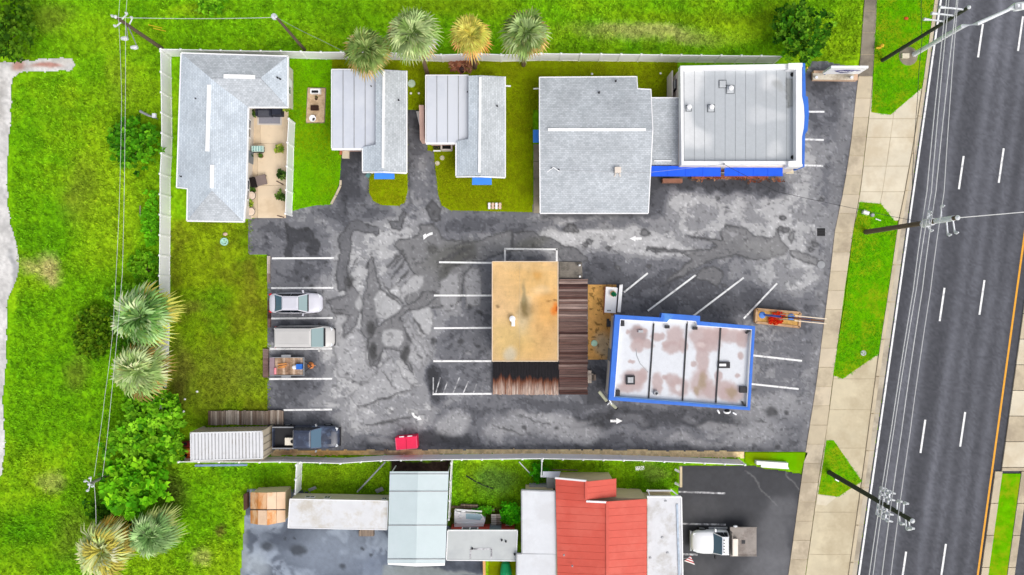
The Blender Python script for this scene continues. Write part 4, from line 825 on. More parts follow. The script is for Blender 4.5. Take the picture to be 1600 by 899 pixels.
trim(e, (1058,788,HW+.06), (1061.5,900,HW+.06), mat('blue_grey_strip', (176,190,206), .5, .3, 2), .16, .08, .03, name='gutter')
for x, y in [(1040,783),(1043,864),(1016,872),(1035,840)]: part('roof_patch', MB().ellip(P(x,y,HW+.02), (.12,.1,.05)), M_VENT, e)
for x, y in [(909,773),(948,826),(881,867),(894,884)]: pipe(e, x, y, 3.5, .05, .2, M_VENT)
part('service_box', MB().box(P(860,752,.6), (.7,.9,1.2)), M_VENT, e); part('porch_slab', MB().box(P(845,762,.4), (2.0,.6,.8)), M_VENT, e)
part('lean_to', MB().slab([P(848,737,1.6),P(876,737,1.7),P(873,747,1.7),P(848,746,1.6)], .05), M_PANEL, e)
f = part('porch_frame', MB().bar(P(1010,767,2.2), P(1050,767,2.2), .1, .1).bar(P(1012,765,2.2), P(1016,777,2.5), .08).bar(P(1048,765,2.2), P(1062,777,2.6), .1), M_TRIM, e); part('porch_deck', MB().slab([P(1012,766.5,.5),P(1047,766.5,.5),P(1047,772,.5),P(1012,772,.5)], .3), M_TAN, e)
# flag on the right wall of the coral building
f = empty('wall_flag', P(1068,876,2.2), 'small red and white striped flag hanging by the white truck', 'flag')
part('flag_pole', MB().tube([P(1066,873,2.3),P(1078,872,2.6)], .025, 6), M_GREY, f)
A, B, C = P(1079,869,2.5), P(1086,883,2.0), P(1069,877,1.9)
for k in range(6):
    t0, t1 = k/6, (k+1)/6; part('flag_stripe', MB().add([A+(B-A)*t0, A+(B-A)*t1, A+(C-A)*t1, A+(C-A)*t0, *(p-Vector((0,0,.012)) for p in (A+(B-A)*t0, A+(B-A)*t1, A+(C-A)*t1, A+(C-A)*t0))], [(0,1,2,3),(7,6,5,4),(0,4,5,1),(1,5,6,2),(2,6,7,3),(3,7,4,0)]), mat('flag_red', (196,60,66), .8, .1, 4) if k % 2 == 0 else mat('flag_white', (236,232,232), .8, .05, 4), f)

# ---- grey flat shed
e = empty('flat_roof_shed', P(753,852), 'long low shed with flat light grey roof between carport and white roof', 'shed')
part('roof_slab', MB().slab([P(700,829.5,2.4),P(808,829.5,2.4),P(806,876,2.4),P(698,875,2.4)], .18), mat('grey_roof_coat', (190,194,194), .7, .05, .6, c2=(180,184,186), amt=.4), e)
for a, b in [((698,875.4,2.4),(806,876.4,2.4)),((700,829,2.4),(808,829,2.4)),((808.5,829,2.4),(806.5,876,2.4)),((699.5,829,2.4),(697.5,875,2.4))]: trim(e, a, b, M_TRIM, .07, .2, .04)
for a, b in [((735,858,2.41),(769,858,2.41)),((735.5,858,2.41),(735,873,2.41)),((768.5,858,2.41),(767.5,873,2.41))]: trim(e, a, b, M_LINE_OLD, .14, .02, .015, 'patch_line')
w = wallpts(e, [(703,833),(804,833),(803,872),(702,871)], 2.2, mat('red_wall', (190,76,64), .8, .12, 2)); opening(e, w[1], w[0], .3, 1.0, .05, 2.0, 'door'); opening(e, w[1], w[0], .7, 1.4, .9, 1.9); opening(e, w[3], w[2], .5, 1.0, .05, 2.0, 'door')
for x, y in [(790.5,846),(784,844),(804,866),(738,857)]: part('roof_fitting', MB().lathe(P(x,y,2.4), [(.09,0),(.07,.15),(.03,.2)], 8), M_DARK, e)
# ---- pale metal carport
e = empty('metal_carport', P(653,810), 'pale blue white metal carport with ribbed gable roof beside the trailer', 'carport')
M_CP = mat('carport_metal', (196,210,213), .45, .04, .5, c2=(202,214,218), amt=.5, spec=.45)
def carport_sec(y0, y1, z, nm='roof_section'):
    mb = MB(); n = 14
    for s in (0, 1):
        for k in range(n):
            a, b = k/n, (k+.86)/n
            xl = lambda y: 609-(y-740)*.026; xr = lambda y: 701-(y-740)*.04; xc = lambda y: 653-(y-740)*.02
            f = (lambda t, y: (xl(y)+(xc(y)-xl(y))*t, y, 2.65+.28*t+z)) if s == 0 else (lambda t, y: (xc(y)+(xr(y)-xc(y))*t, y, 2.93-.28*t+z))
            mb.slab([P(*f(a,y0)), P(*f(b,y0)), P(*f(b,y1)), P(*f(a,y1))], .03)
            mb.slab([P(*f(b,y0))-Vector((0,0,.012)), P(*f((k+1)/n,y0))-Vector((0,0,.012)), P(*f((k+1)/n,y1))-Vector((0,0,.012)), P(*f(b,y1))-Vector((0,0,.012))], .03)
    return part(nm, mb, M_CP, e)
for y0, y1, z in [(737,740.5,.01),(741,767.5,0),(768.5,820.5,.004),(821.5,873.5,0),(874,880,.01)]: carport_sec(y0, y1, z)
for y in (740.8,768,821,873.8):
    xl, xr, xc = 609-(y-740)*.026, 701-(y-740)*.04, 653-(y-740)*.02
    part('roof_seam', MB().bar(P(xl,y,2.67), P(xc,y,2.95), .06, .04).bar(P(xc,y,2.95), P(xr,y,2.67), .06, .04), M_GREY, e)
lg = mesh('carport_leg', MB().box((0,0,1.25), (.08,.08,2.5)), M_VINR)
for x, y in [(611,740),(699,742),(610,775),(698,777),(608,825),(696,827),(606.5,872),(694,874)]: p = P(x,y,2.5); inst('carport_leg', lg, (p.x,p.y,0), 0, e)
part('gable_end', MB().add([P(606,881,2.5),P(650,882,3.0),P(695,881,2.5)], [(0,1,2)]) if 0 else MB().slab([P(606,880.2,2.66),P(650,880.5,2.93),P(695,880.2,2.66),P(695,884,2.55),P(650,885.5,2.8),P(606,882.5,2.55)], .03), M_VINR, e)
# ---- long white trailer and gambrel shed
M_DIRTYW = mat('dirty_white_metal', (216,217,220), .5, .06, .8, c2=(196,190,180), amt=.35)
e = empty('long_trailer', P(535,795), 'long dirty white box trailer parked left of the carport', 'trailer')
H = 2.3
part('box_body', MB().prism([P(453.5,780.5,H),P(606,783.5,H),P(604,827.5,H),P(450.5,824.5,H)], .55, H-.05), mat('khaki_panel', (190,182,160), .7, .08, 1.5), e)
part('roof_skin', MB().slab([P(453,780,H),P(606.5,783,H),P(604.5,828,H),P(450,825,H)], .05), M_DIRTYW, e)
for a, b in [((453,780,H),(606.5,783,H)),((604.5,828,H),(450,825,H)),((453,780,H),(450,825,H)),((606.5,783,H),(604.5,828,H))]: trim(e, a, b, M_TRIM, .06, .1, .03, 'roof_rail')
A, B = P(606,783.5,H), P(453.5,780.5,H)
for t, ww, z0, z1 in [(.82,.8,1.5,1.75),(.64,.5,1.4,1.9),(.05,.4,1.5,1.9)]: opening(e, A, B, t, ww, z0, z1)
tr = mesh('wheel', MB().tube([(0,-.1,0),(0,.1,0)], .32, 14), M_BLACK)
for x in (575,590):
    for y in (786,822): p = P(x,y,0); inst('wheel', tr, (p.x,p.y,.32), 0, e)
part('drawbar', MB().bar(P(466,800,.5), P(452,800,.5), .12), M_DARK, e)
part('entry_steps', MB().box(P(573,827,.35), (1.2,.5,.08)).box(P(573,833,.18), (1.3,.45,.36)), M_DECKW, e)
e = empty('barn_shed', P(420,792), 'tan barn shed with rust streaked gambrel metal roof at the lower left', 'shed')
M_RUST = mat('rusty_tan_roof', (234,190,148), .7, .08, 1.5, c2=(212,140,76), amt=.62, stretch=(2.2,1.0,1)); M_RUST2 = mat('tan_roof_panel', (232,200,170), .7, .06, 2.0, c2=(222,180,140), amt=.3)
xs = [391,403,417,432,446]; hs_ = [1.75,2.35,2.6,2.35,1.75]
for k in range(4):
    for y0, y1 in ((769.5,796.2),(797.2,818)):
        yo = lambda i, y: y+{0:0,1:2,2:3,3:0,4:-2.5}[i]*(1 if y > 800 else .2)
        part('roof_panel', MB().slab([P(xs[k]+.3,yo(k,y0),hs_[k]), P(xs[k+1]-.3,yo(k+1,y0),hs_[k+1]), P(xs[k+1]-.3,yo(k+1,y1),hs_[k+1]), P(xs[k]+.3,yo(k,y1),hs_[k])], .05), M_RUST if k in (0,1,2) and (k+int(y0)) % 3 else M_RUST2, e)
part('roof_band', MB().tube([P(x,796.8,h+.01) for x, h in zip(xs,hs_)], .04, 6), M_DARK, e)
part('wall', MB().prism([P(393,771,1.75),P(444.5,769,1.75),P(444.5,814,1.75),P(393,816,1.75)], 0, 1.72), M_TAN, e)
part('gable', MB().add([P(393,771.5,1.72),P(403.5,771.5,2.28),P(417,771.5,2.52),P(431.5,771,2.28),P(444,770.5,1.72),P(393,772.5,1.72),P(403.5,772.5,2.28),P(417,772.5,2.52),P(431.5,772,2.28),P(444,771.5,1.72)], [(4,3,2,1,0),(5,6,7,8,9),(0,1,6,5),(1,2,7,6),(2,3,8,7),(3,4,9,8)]), M_TAN, e)
opening(e, P(393,816,1.75), P(444.5,814,1.75), .5, 1.1, .05, 1.65, 'door'); part('side_skirt', MB().prism([P(384,770),P(390,768),P(390,792),P(384,796)], 0, .5), mat('brown_board', (92,64,54), .9, .2, 2), e)

# ================================================================ SHIPPING CONTAINER
e = empty('shipping_container', P(368,690), 'white shipping container with corrugated roof next to the dark pickup', 'container')
H = 2.6; M_CT = mat('container_white', (220,221,224), .6, .05, 1.5, c2=(200,198,196), amt=.28); M_CTS = mat('container_beige', (196,184,162), .7, .1, 1.2)
c = [P(298,677,H),P(409.5,674.5,H),P(410,716.5,H),P(298.5,720,H)]; n = 21
M_GRV = mat('container_groove', (176,176,180), .7, .1, 2.0, c2=(150,146,142), amt=.35)  # greyer than the ribs to paint in groove shade; second colour is dirt
for k in range(n):
    for s, z in ((0,.0),(.36,.05)):
        a, b = (k+s)/n, (k+(.36 if s == 0 else 1))/n; lo = lambda t: c[0]+(c[1]-c[0])*t; hi = lambda t: c[3]+(c[2]-c[3])*t; dz = Vector((0,0,z-.05))
        part('roof_groove' if s == 0 else 'roof_rib', MB().slab([lo(a)+dz, lo(b)+dz, hi(b)+dz, hi(a)+dz], .04), M_GRV if s == 0 else M_CT, e)

part('body', MB().prism([(p.x,p.y) for p in [c[0]+Vector((.06,-.06,0)),c[1]+Vector((-.06,-.06,0)),c[2]+Vector((-.06,.06,0)),c[3]+Vector((.06,.06,0))]], .12, H-.06), M_CTS, e)
for i in range(4): a, b = c[i], c[(i+1) % 4]; part('top_rail', MB().bar(a-Vector((0,0,.04)), b-Vector((0,0,.04)), .1, .12), M_CT, e); part('corner_post', MB().bar((a.x,a.y,.02), (a.x,a.y,H-.02), .14), M_CTS, e)
for s in (-1, 1):
    m = (c[1]+c[2])/2; d = (c[2]-c[1]).normalized(); q = m+d*s*.58; dr = part('door', MB().box((q.x+.0,q.y,1.32), (.05,1.1,2.3)), M_CTS, e); part('lock_rod', MB().tube([(q.x+.05,q.y,.2),(q.x+.05,q.y,2.4)], .02, 6), M_GREY, dr)
r_ = mesh('side_rib', MB().box((0,0,0), (.12,.04,2.25)), M_CTS); a, b = c[0], c[1]
for k in range(20): p = a+(b-a)*((k+.5)/20); inst('side_rib', r_, (p.x,p.y-.03,1.3), 0, e)

# ================================================================ VEHICLES (built along local +x, front at +x)
M_TYRE = mat('tyre_rubber', (26,26,28), .85, .15, 6); M_RIM = mat('wheel_rim', (150,152,156), .35, .1, 6, metal=.6); M_RED = mat('tail_lamp', (206,28,38), .3, .1, 6); M_LAMP = mat('headlamp', (226,230,234), .2, .05, 4); M_CHAR = mat('charcoal_plastic', (40,40,44), .6, .1, 4)
G_TEAL = glass('teal_windscreen', (142,164,166), .1); G_DARK = glass('tinted_glass', (26,32,40), .1); G_BLUE = glass('blue_tint_glass', (70,102,124), .1)
def loft(stations, n=9):
    """closed body shell from (x, half width, z bottom, z shoulder, z crown)"""
    mb = MB(); rings = []
    for x, w, zb, zs, zc in stations:
        prof = [(-w*.9,zb),(-w,zb+(zs-zb)*.35),(-w,zb+(zs-zb)*.7),(-w*.965,zs-.02),(-w*.86,zs+(zc-zs)*.55),(-w*.5,zc-(zc-zs)*.08),(0,zc)]; prof = prof+[(-a,b) for a, b in prof[-2::-1]]
        rings.append([(x,a,b) for a, b in prof])
    k = len(rings[0]); vs = [p for r in rings for p in r]; fs = []
    for i in range(len(rings)-1):
        for j in range(k-1): fs.append((i*k+j, (i+1)*k+j, (i+1)*k+j+1, i*k+j+1))
        fs.append((i*k+k-1, (i+1)*k+k-1, (i+1)*k, i*k))
    fs += [tuple(range(k)), tuple(range((len(rings)-1)*k, len(rings)*k))[::-1]]; return mb.add(vs, fs)
def pane(name, pts, m, root, t=.02): 
    mb = MB(); P4 = [Vector(p) for p in pts]; nrm = (P4[1]-P4[0]).cross(P4[2]-P4[0]).normalized()*t
    n = len(P4); mb.add([p+nrm for p in P4]+[p-nrm for p in P4], [tuple(range(n)), tuple(range(n,2*n))[::-1]]+[(i,i+n,(i+1)%n+n,(i+1)%n) for i in range(n)]); return part(name, mb, m, root, local=True)
def wheels(root, xs, y, r, w=.22):
    ty = mesh('wheel', MB().tube([(0,-w/2,0),(0,w/2,0)], r, 20), M_TYRE, True); rm = mesh('rim', MB().tube([(0,-w/2-.012,0),(0,w/2+.012,0)], r*.62, 14), M_RIM)
    for x in xs:
        for s in (-1, 1):
            o = bpy.data.objects.new('wheel', ty); COL.objects.link(o); o.parent = root; o.location = (x, s*y, r); q = bpy.data.objects.new('rim', rm); COL.objects.link(q); q.parent = o
def lp(name, mb, m, root, smooth=False): return part(name, mb, m, root, smooth, local=True)
def cabin(root, body_m, zb, zt, xf0, xf1, xr1, xr0, wb, wt, gw, gr, gs, rear=True):
    """glasshouse: windscreen foot/top, rear top/foot, half widths at belt and roof"""
    lp('roof', MB().add([(xf1,-wt,zt),(xf1,wt,zt),(xr1,wt,zt),(xr1,-wt,zt),(xf1-.12,-wt*.7,zt+.05),(xf1-.12,wt*.7,zt+.05),(xr1+.1,wt*.7,zt+.05),(xr1+.1,-wt*.7,zt+.05),(xf1,-wt,zt-.04),(xf1,wt,zt-.04),(xr1,wt,zt-.04),(xr1,-wt,zt-.04)],
        [(4,5,6,7),(0,1,5,4),(1,2,6,5),(2,3,7,6),(3,0,4,7),(0,8,9,1),(1,9,10,2),(2,10,11,3),(3,11,8,0),(8,11,10,9)]), body_m, root)
    i = .03
    pane('windscreen', [(xf0,-wb+.06,zb),(xf0,wb-.06,zb),(xf1+i,wt-.03,zt-.01),(xf1+i,-wt+.03,zt-.01)], gw, root)
    if rear: pane('rear_window', [(xr0,wb-.08,zb),(xr0,-wb+.08,zb),(xr1-i,-wt+.05,zt-.01),(xr1-i,wt-.05,zt-.01)], gr, root)
    for s in (-1, 1):
        xm = (xf1+xr1)/2
        pane('side_window', [(xf0-.1,s*wb,zb+.02),(xm+.02,s*wb,zb+.02),(xm+.02,s*wt,zt-.03),(xf1-.02,s*wt,zt-.03)], gs, root); pane('side_window', [(xm-.03,s*wb,zb+.02),(xr0+.1,s*wb,zb+.02),(xr1+.05,s*wt,zt-.03),(xm-.03,s*wt,zt-.03)], gs, root)
        lp('pillar', MB().bar((xf0,s*(wb-.03),zb), (xf1,s*(wt-.02),zt), .07, .05), body_m, root); lp('pillar', MB().bar((xr0,s*(wb-.04),zb), (xr1,s*(wt-.02),zt), .09, .05), body_m, root)
def vehicle(name, label, cat, px, py, rz): return empty(name, P(px,py), label, cat, R(rz))
# silver saloon
SIL = paint('silver_paint', (206,206,216), .04, .3); v = vehicle('silver_sedan', 'silver sedan parked nose out in the upper left bay', 'car', 466, 473.5, 0)
lp('body', loft([(-2.24,.55,.45,.72,.8),(-2.15,.74,.32,.82,.93),(-1.9,.84,.25,.86,.98),(-1.3,.89,.22,.88,.98),(0,.9,.22,.88,.96),(.9,.89,.22,.86,.95),(1.5,.87,.23,.80,.88),(1.9,.80,.26,.70,.78),(2.15,.66,.32,.60,.66),(2.26,.45,.38,.52,.56)]), SIL, v, True)
cabin(v, SIL, .93, 1.38, 1.08, .42, -.98, -1.72, .8, .6, G_TEAL, G_BLUE, G_DARK); wheels(v, (-1.35,1.38), .80, .32)
for s in (-1, 1):
    lp('mirror', MB().box((.72,s*.98,.98), (.13,.24,.12), s*.3), SIL, v); lp('tail_lamp', MB().box((-2.1,s*.66,.76), (.22,.3,.16), s*.45), M_RED, v); lp('headlamp', MB().box((2.0,s*.62,.66), (.28,.2,.1), -s*.5), M_LAMP, v)
lp('wiper_cowl', MB().box((1.12,0,.945), (.12,1.45,.03)), M_CHAR, v); lp('parcel_shelf', MB().box((-1.52,0,1.03), (.22,.9,.02)), M_CHAR, v)
# grey van
VAN = paint('warm_grey_paint', (196,194,192), .04, .35); v = vehicle('grey_van', 'light grey passenger van parked below the silver sedan', 'van', 481.5, 525.8, 0)
lp('body', loft([(-2.5,.75,.5,1.0,1.06),(-2.45,.9,.35,1.05,1.12),(-2.2,.96,.28,1.08,1.15),(0,.98,.25,1.08,1.15),(1.2,.97,.25,1.05,1.15),(1.75,.95,.26,1.0,1.08),(2.15,.86,.3,.85,.92),(2.4,.7,.35,.7,.75),(2.48,.5,.4,.6,.64)]), VAN, v, True)
cabin(v, VAN, 1.1, 1.86, 1.62, .78, -2.3, -2.46, .9, .79, G_TEAL, G_DARK, G_DARK); wheels(v, (-1.5,1.45), .87, .34)
for k in range(5): lp('roof_rib', MB().box((-.75,-.5+.25*k,1.915), (2.6,.03,.012)), VAN, v)
for s in (-1, 1): lp('mirror', MB().box((1.3,s*1.1,1.2), (.14,.24,.2), s*.3), VAN if s < 0 else M_CHAR, v); lp('tail_lamp', MB().box((-2.44,s*.86,1.0), (.1,.12,.4)), M_RED, v); lp('headlamp', MB().box((2.2,s*.68,.8), (.26,.22,.12), -s*.5), M_LAMP, v)
lp('wiper_cowl', MB().box((1.72,0,1.1), (.16,1.55,.04)), M_CHAR, v); lp('bumper', MB().box((2.42,0,.5), (.14,1.5,.22)), M_CHAR, v)
# dark blue pickup
NAV = paint('navy_paint_glints', (46,54,74), .2, .35, 1.4, c2=(84,98,124)); v = vehicle('blue_pickup', 'dark blue pickup truck parked beside the white container', 'pickup', 483, 680, 0)  # paler blue blotches paint glints into the body colour
lp('body', loft([(.05,.93,.35,1.0,1.06),(.6,.96,.32,1.05,1.12),(1.2,.96,.32,1.05,1.12),(1.9,.95,.34,1.02,1.1),(2.4,.9,.38,.95,1.02),(2.7,.78,.42,.85,.9),(2.82,.6,.48,.75,.78)]), NAV, v, True)
lp('cab_floor', MB().box((-.35,0,.68), (1.2,1.88,.72)), NAV, v)
cabin(v, NAV, 1.08, 1.72, 1.35, .62, -.82, -.98, .88, .74, G_BLUE, G_DARK, G_DARK)
bed = lp('cargo_bed', MB().box((-1.9,0,.62), (1.8,1.6,.06)).box((-1.9,.9,.82), (1.84,.14,.6)).box((-1.9,-.9,.82), (1.84,.14,.6)).box((-1.02,0,.82), (.08,1.66,.6)), M_CHAR, v)
for s in (-1, 1): lp('bed_rail', MB().box((-1.9,s*.9,1.135), (1.84,.1,.03)), M_GREY, v); lp('mirror', MB().box((.95,s*1.1,1.2), (.12,.22,.18), s*.4), M_GREY, v); lp('headlamp', MB().box((2.6,s*.7,.85), (.22,.22,.14), -s*.4), M_LAMP, v); lp('tail_lamp', MB().box((-2.78,s*.88,.85), (.08,.12,.3)), M_RED, v)
lp('tailgate', MB().box((-2.78,0,.85), (.07,1.64,.58)), NAV, v); lp('rear_bumper', MB().box((-2.9,0,.55), (.14,1.8,.18)), M_LAMP, v); lp('front_bumper', MB().box((2.82,0,.55), (.14,1.6,.22)), M_CHAR, v)
lp('hood_scoop', MB().box((1.95,.35,1.09), (.5,.4,.04)), NAV, v); lp('hood_scoop', MB().box((1.95,-.35,1.09), (.5,.4,.04)), NAV, v); wheels(v, (-1.75,1.75), .85, .38, .25)
cb = P(454,690,1.0); t = empty('bed_crate', (cb.x,cb.y,.65), 'cream plastic crate lying in the cargo bed of the blue pickup', 'crate')
part('shell', MB().box((cb.x-.05,cb.y,.85), (.85,.62,.4)), mat('cream_plastic', (230,222,206), .5, .06, 2), t); part('fan_opening', MB().lathe((cb.x+.18,cb.y,1.05), [(.17,0),(.17,.02),(.1,.01)], 14), M_BLACK, t)
# white flatbed truck (nose to the left)
WHT = paint('white_paint', (236,238,242), .03, .3); v = vehicle('flatbed_truck', 'white crew truck with grey flatbed parked on dark asphalt', 'truck', 1126, 841, 180)
lp('body', loft([(-.3,.95,.4,1.1,1.16),(.3,.98,.36,1.12,1.2),(1.0,.98,.36,1.12,1.2),(1.8,.97,.38,1.1,1.18),(2.3,.92,.42,1.02,1.1),(2.62,.78,.46,.92,.98),(2.76,.55,.52,.8,.84)]), WHT, v, True)
cabin(v, WHT, 1.15, 1.85, .98, .42, -.12, -.28, .9, .76, G_BLUE, G_DARK, G_DARK)
wheels(v, (-1.65,1.75), .86, .4, .26)
M_FB = mat('flatbed_steel', (150,142,136), .7, .14, 2.0, c2=(128,118,112), amt=.4)
fb = lp('flatbed', MB().box((-1.62,-.08,1.0), (2.25,2.4,.1)).box((-1.5,-.08,.82), (2.3,.9,.26)), M_FB, v); lp('hitch_plate', MB().box((-1.62,-.05,1.06), (.3,.3,.03)), M_DARK, v); lp('headache_rack', MB().box((-.52,-.05,1.3), (.09,1.9,.6)), M_FB, v)
lp('tool_box', MB().box((-.8,.3,1.2), (.5,1.45,.4)), mat('dull_aluminium', (196,190,182), .45, .1, 2, metal=.3), v)
for s in (-1, 1): lp('mirror', MB().box((.85,s*1.14,1.3), (.12,.26,.28)), WHT if s < 0 else M_CHAR, v); lp('headlamp', MB().box((2.5,s*.68,.92), (.26,.22,.14), -s*.4), M_LAMP, v); lp('running_board', MB().box((.35,s*1.03,.42), (1.6,.16,.06)), M_GREY, v); lp('flatbed_edge', MB().box((-1.62,-.08+s*1.2,1.03), (2.28,.08,.14)), M_FB, v)
for k in range(5): lp('roof_lamp', MB().box((.28,-.5+.25*k,1.92), (.1,.07,.05)), M_CHAR, v)
lp('bumper', MB().box((2.76,0,.58), (.14,1.7,.26)), M_GREY, v); lp('wheel_cover', MB().ellip((-.95,-1.36,1.0), (.2,.1,.12)), WHT, v)
# utility trailer with timber load
v = vehicle('utility_trailer', 'small timber decked utility trailer parked under the grey van', 'trailer', 452.5, 571.5, 0)
M_PLK = wood('trailer_planks', [(196,172,150),(170,142,118),(150,120,98),(206,188,170)], 3)
lp('frame', MB().box((0,0,.48), (2.9,1.55,.08)), M_DARK, v); pl = mesh('deck_plank', MB().box((0,0,0), (.23,1.5,.05)), M_PLK)
for k in range(11):
    o = bpy.data.objects.new('deck_plank', pl); COL.objects.link(o); o.parent = v; o.location = (-.95+.215*k, 0, .55)
lp('ramp_gate', MB().box((-1.3,0,.62), (.42,1.5,.06)), mat('mauve_board', (150,128,136), .8, .1, 3), v)
for s in (-1, 1): lp('side_rail', MB().box((0,s*.77,.6), (2.9,.05,.14)), M_GREY, v); lp('fender', MB().box((-.1,s*.9,.62), (.8,.2,.06)), M_GREY, v)
wheels(v, (-.1,), .88, .28, .18); lp('drawbar', MB().bar((1.42,.5,.48), (2.05,0,.48), .08).bar((1.42,-.5,.48), (2.05,0,.48), .08), M_DARK, v); lp('front_rail', MB().box((1.45,0,.66), (.06,1.55,.22)), M_GREY, v)
M_ORW = mat('orange_timber', (206,140,80), .8, .15, 4)
for i, (x, y, L, rz) in enumerate([(441,569,.75,.12),(442,572.5,.7,.2),(440,574.5,.6,.05)]):
    b = part('timber_offcut', MB().box(P(x,y,.64), (L,.11,.1), rz), M_ORW); tag(b, ['topmost','middle','lowest'][i]+' of the orange timber offcuts lying on the utility trailer', 'timber', 'offcuts on the utility trailer')
b = part('cool_box', MB().box(P(468,573,.74), (.5,.44,.34)), mat('blue_plastic', (44,110,206), .5, .1, 3)); tag(b, 'blue cool box riding on the utility trailer', 'cooler')
b = part('white_sack', MB().ellip(P(461,574,.68), (.28,.2,.13)), M_TRIM); tag(b, 'crumpled white sack left of the blue cool box on the trailer', 'sack')
b = part('pink_float', MB().tube([P(430,575,.68),P(430,585,.68)], .1, 8), mat('pink_plastic', (236,140,150), .5, .08, 4)); tag(b, 'pink cylinder lying on the ramp end of the utility trailer', 'float')
e = empty('trailer_jack', P(487,571), 'rusty orange trailer jack standing in front of the utility trailer', 'jack'); m = mat('rust_orange', (206,128,72), .8, .2, 5)
part('base_ring', MB().lathe(P(486,571), [(.25,0),(.3,.1),(.22,.2),(.1,.22)], 12), m, e); part('post', MB().tube([P(487,571),P(487,571,.55)], .06, 8), m, e); part('crank', MB().bar(P(487,571,.5), P(493,571.5,.5), .05), m, e)
# ================================================================ PATIO
pat = empty('patio', P(418,255), 'x', 'x'); del pat['label']; del pat['category']; pat['kind'] = 'structure'
M_PAT = mat('patio_concrete', (228,208,180), .9, .06, .7, c2=(212,190,160), amt=.4, bmp=.15); M_PAT2 = mat('patio_concrete_edge', (216,196,168), .9, .08, .9, c2=(196,176,150), amt=.4, bmp=.15)
for x0, x1, y0, y1, m in [(380,407,160,225,M_PAT2),(407.4,451,160,225,M_PAT),(380,403,225.4,290,M_PAT2),(403.4,449.5,225.4,290,M_PAT),(380,403,290.4,341,M_PAT2),(403.4,447,290.4,341,M_PAT)]: part('slab', MB().prism([P(x0,y0),P(x1,y0),P(x1,y1),P(x0,y1)], 0, .09), m, pat)
def thing(name, label, cat, px, py, h=0, group=None): return empty(name, P(px,py,h), label, cat, group=group)
M_NAVY = mat('navy_cover', (44,48,62), .7, .15, 3); M_GREYC = mat('grey_cushion', (84,86,96), .85, .12, 3)
e = thing('garden_sofa', 'dark grey covered garden sofa against the house on the patio', 'sofa', 413, 174, .1)
part('seat', MB().box(P(413,176,.35), (1.25,.75,.4)), M_GREYC, e); part('backrest', MB().box(P(413,170.5,.6), (1.3,.2,.75)), M_NAVY, e)
for x in (402.5,424): part('armrest', MB().box(P(x,175.5,.42), (.16,.75,.6)), M_NAVY, e)
e = thing('grill_cabinet', 'navy covered grill cabinet right of the garden sofa', 'grill', 434, 176, .1); part('cover', MB().box(P(434,176,.5), (.85,.6,.8), top=.92), M_NAVY, e); part('side_shelf', MB().box(P(428,176,.75), (.12,.5,.05)), M_DARK, e)
e = thing('outdoor_rug', 'grey bordered rug lying in front of the garden sofa', 'rug', 421, 188, .1)
part('border', MB().prism([P(402,178,.1),P(441,178,.1),P(440,196,.1),P(402,195.5,.1)], .095, .103), mat('rug_cream', (206,198,192), .95, .06, 4), e); part('weave', MB().prism([P(404.5,180,.1),P(438,180,.1),P(437.5,193.5,.1),P(404.5,193.5,.1)], .104, .109), mat('rug_grey', (142,142,152), .95, .08, 6), e)
e = thing('teal_grill', 'pale teal barbecue standing on the patio by the house wall', 'grill', 402, 233, .1)
M_TEAL = mat('pale_teal', (190,218,210), .5, .06, 3); part('lid', MB().box(P(402,232.5,.85), (1.05,.5,.3), top=.85), M_TEAL, e)
for k in range(4): part('lid_band', MB().box(P(396+4*k,232.5,1.01), (.06,.42,.02)), mat('teal_band', (112,160,160), .5, .06, 3), e)
part('cart', MB().box(P(402,234,.4), (.9,.45,.6)), M_DARK, e); part('side_shelf', MB().box(P(411,234,.65), (.25,.45,.05)), M_DARK, e)
for s in (-1, 1): part('wheel', MB().tube([P(402+6*s,237,.2),P(402+6*s,239,.2)], .1, 10), M_BLACK, e)
e = thing('lounge_chair', 'brown cushioned lounge chair tilted on the patio', 'chair', 402, 284, .1); r_ = R(14)
part('seat', MB().box(P(408,282,.4), (.9,.85,.12), r_), mat('brown_cushion', (132,118,114), .9, .08, 3), e); part('backrest', MB().box(P(396,285.5,.62), (.4,.85,.5), r_), mat('dark_cushion', (30,24,24), .9, .1, 3), e)
for x, y in ((402,277),(416,275),(403,291),(416,288)): part('leg', MB().bar(P(x,y,.09), P(x,y,.36), .06), M_BLACK, e)
e = thing('side_rack', 'slim grey slatted rack at the house wall behind the lounge chair', 'rack', 388, 286, .1)
for k in range(5): part('slat', MB().box(P(387.5,279+3.6*k,.4), (.28,.12,.05)), M_GREY, e)
part('frame', MB().box(P(387.5,286,.25), (.25,.95,.3)), M_NAVY, e)
for i, (x, y) in enumerate([(393,306),(392,331)]):
    e = thing('round_table', ['small round cream table just below the lounge chair','small round cream table at the bottom end of the patio'][i], 'table', x, y, .1, 'round patio tables')
    part('tabletop', MB().lathe(P(x,y,.55), [(.3,0),(.34,.02),(.34,.05),(.3,.06)], 20), mat('cream_top', (226,206,188), .6, .08, 3), e); part('rim', MB().lathe(P(x,y,.53), [(.37,0),(.38,.02),(.36,.04)], 20), M_DARK, e); part('leg', MB().tube([P(x,y,.1),P(x,y,.54)], .05, 8), M_DARK, e)
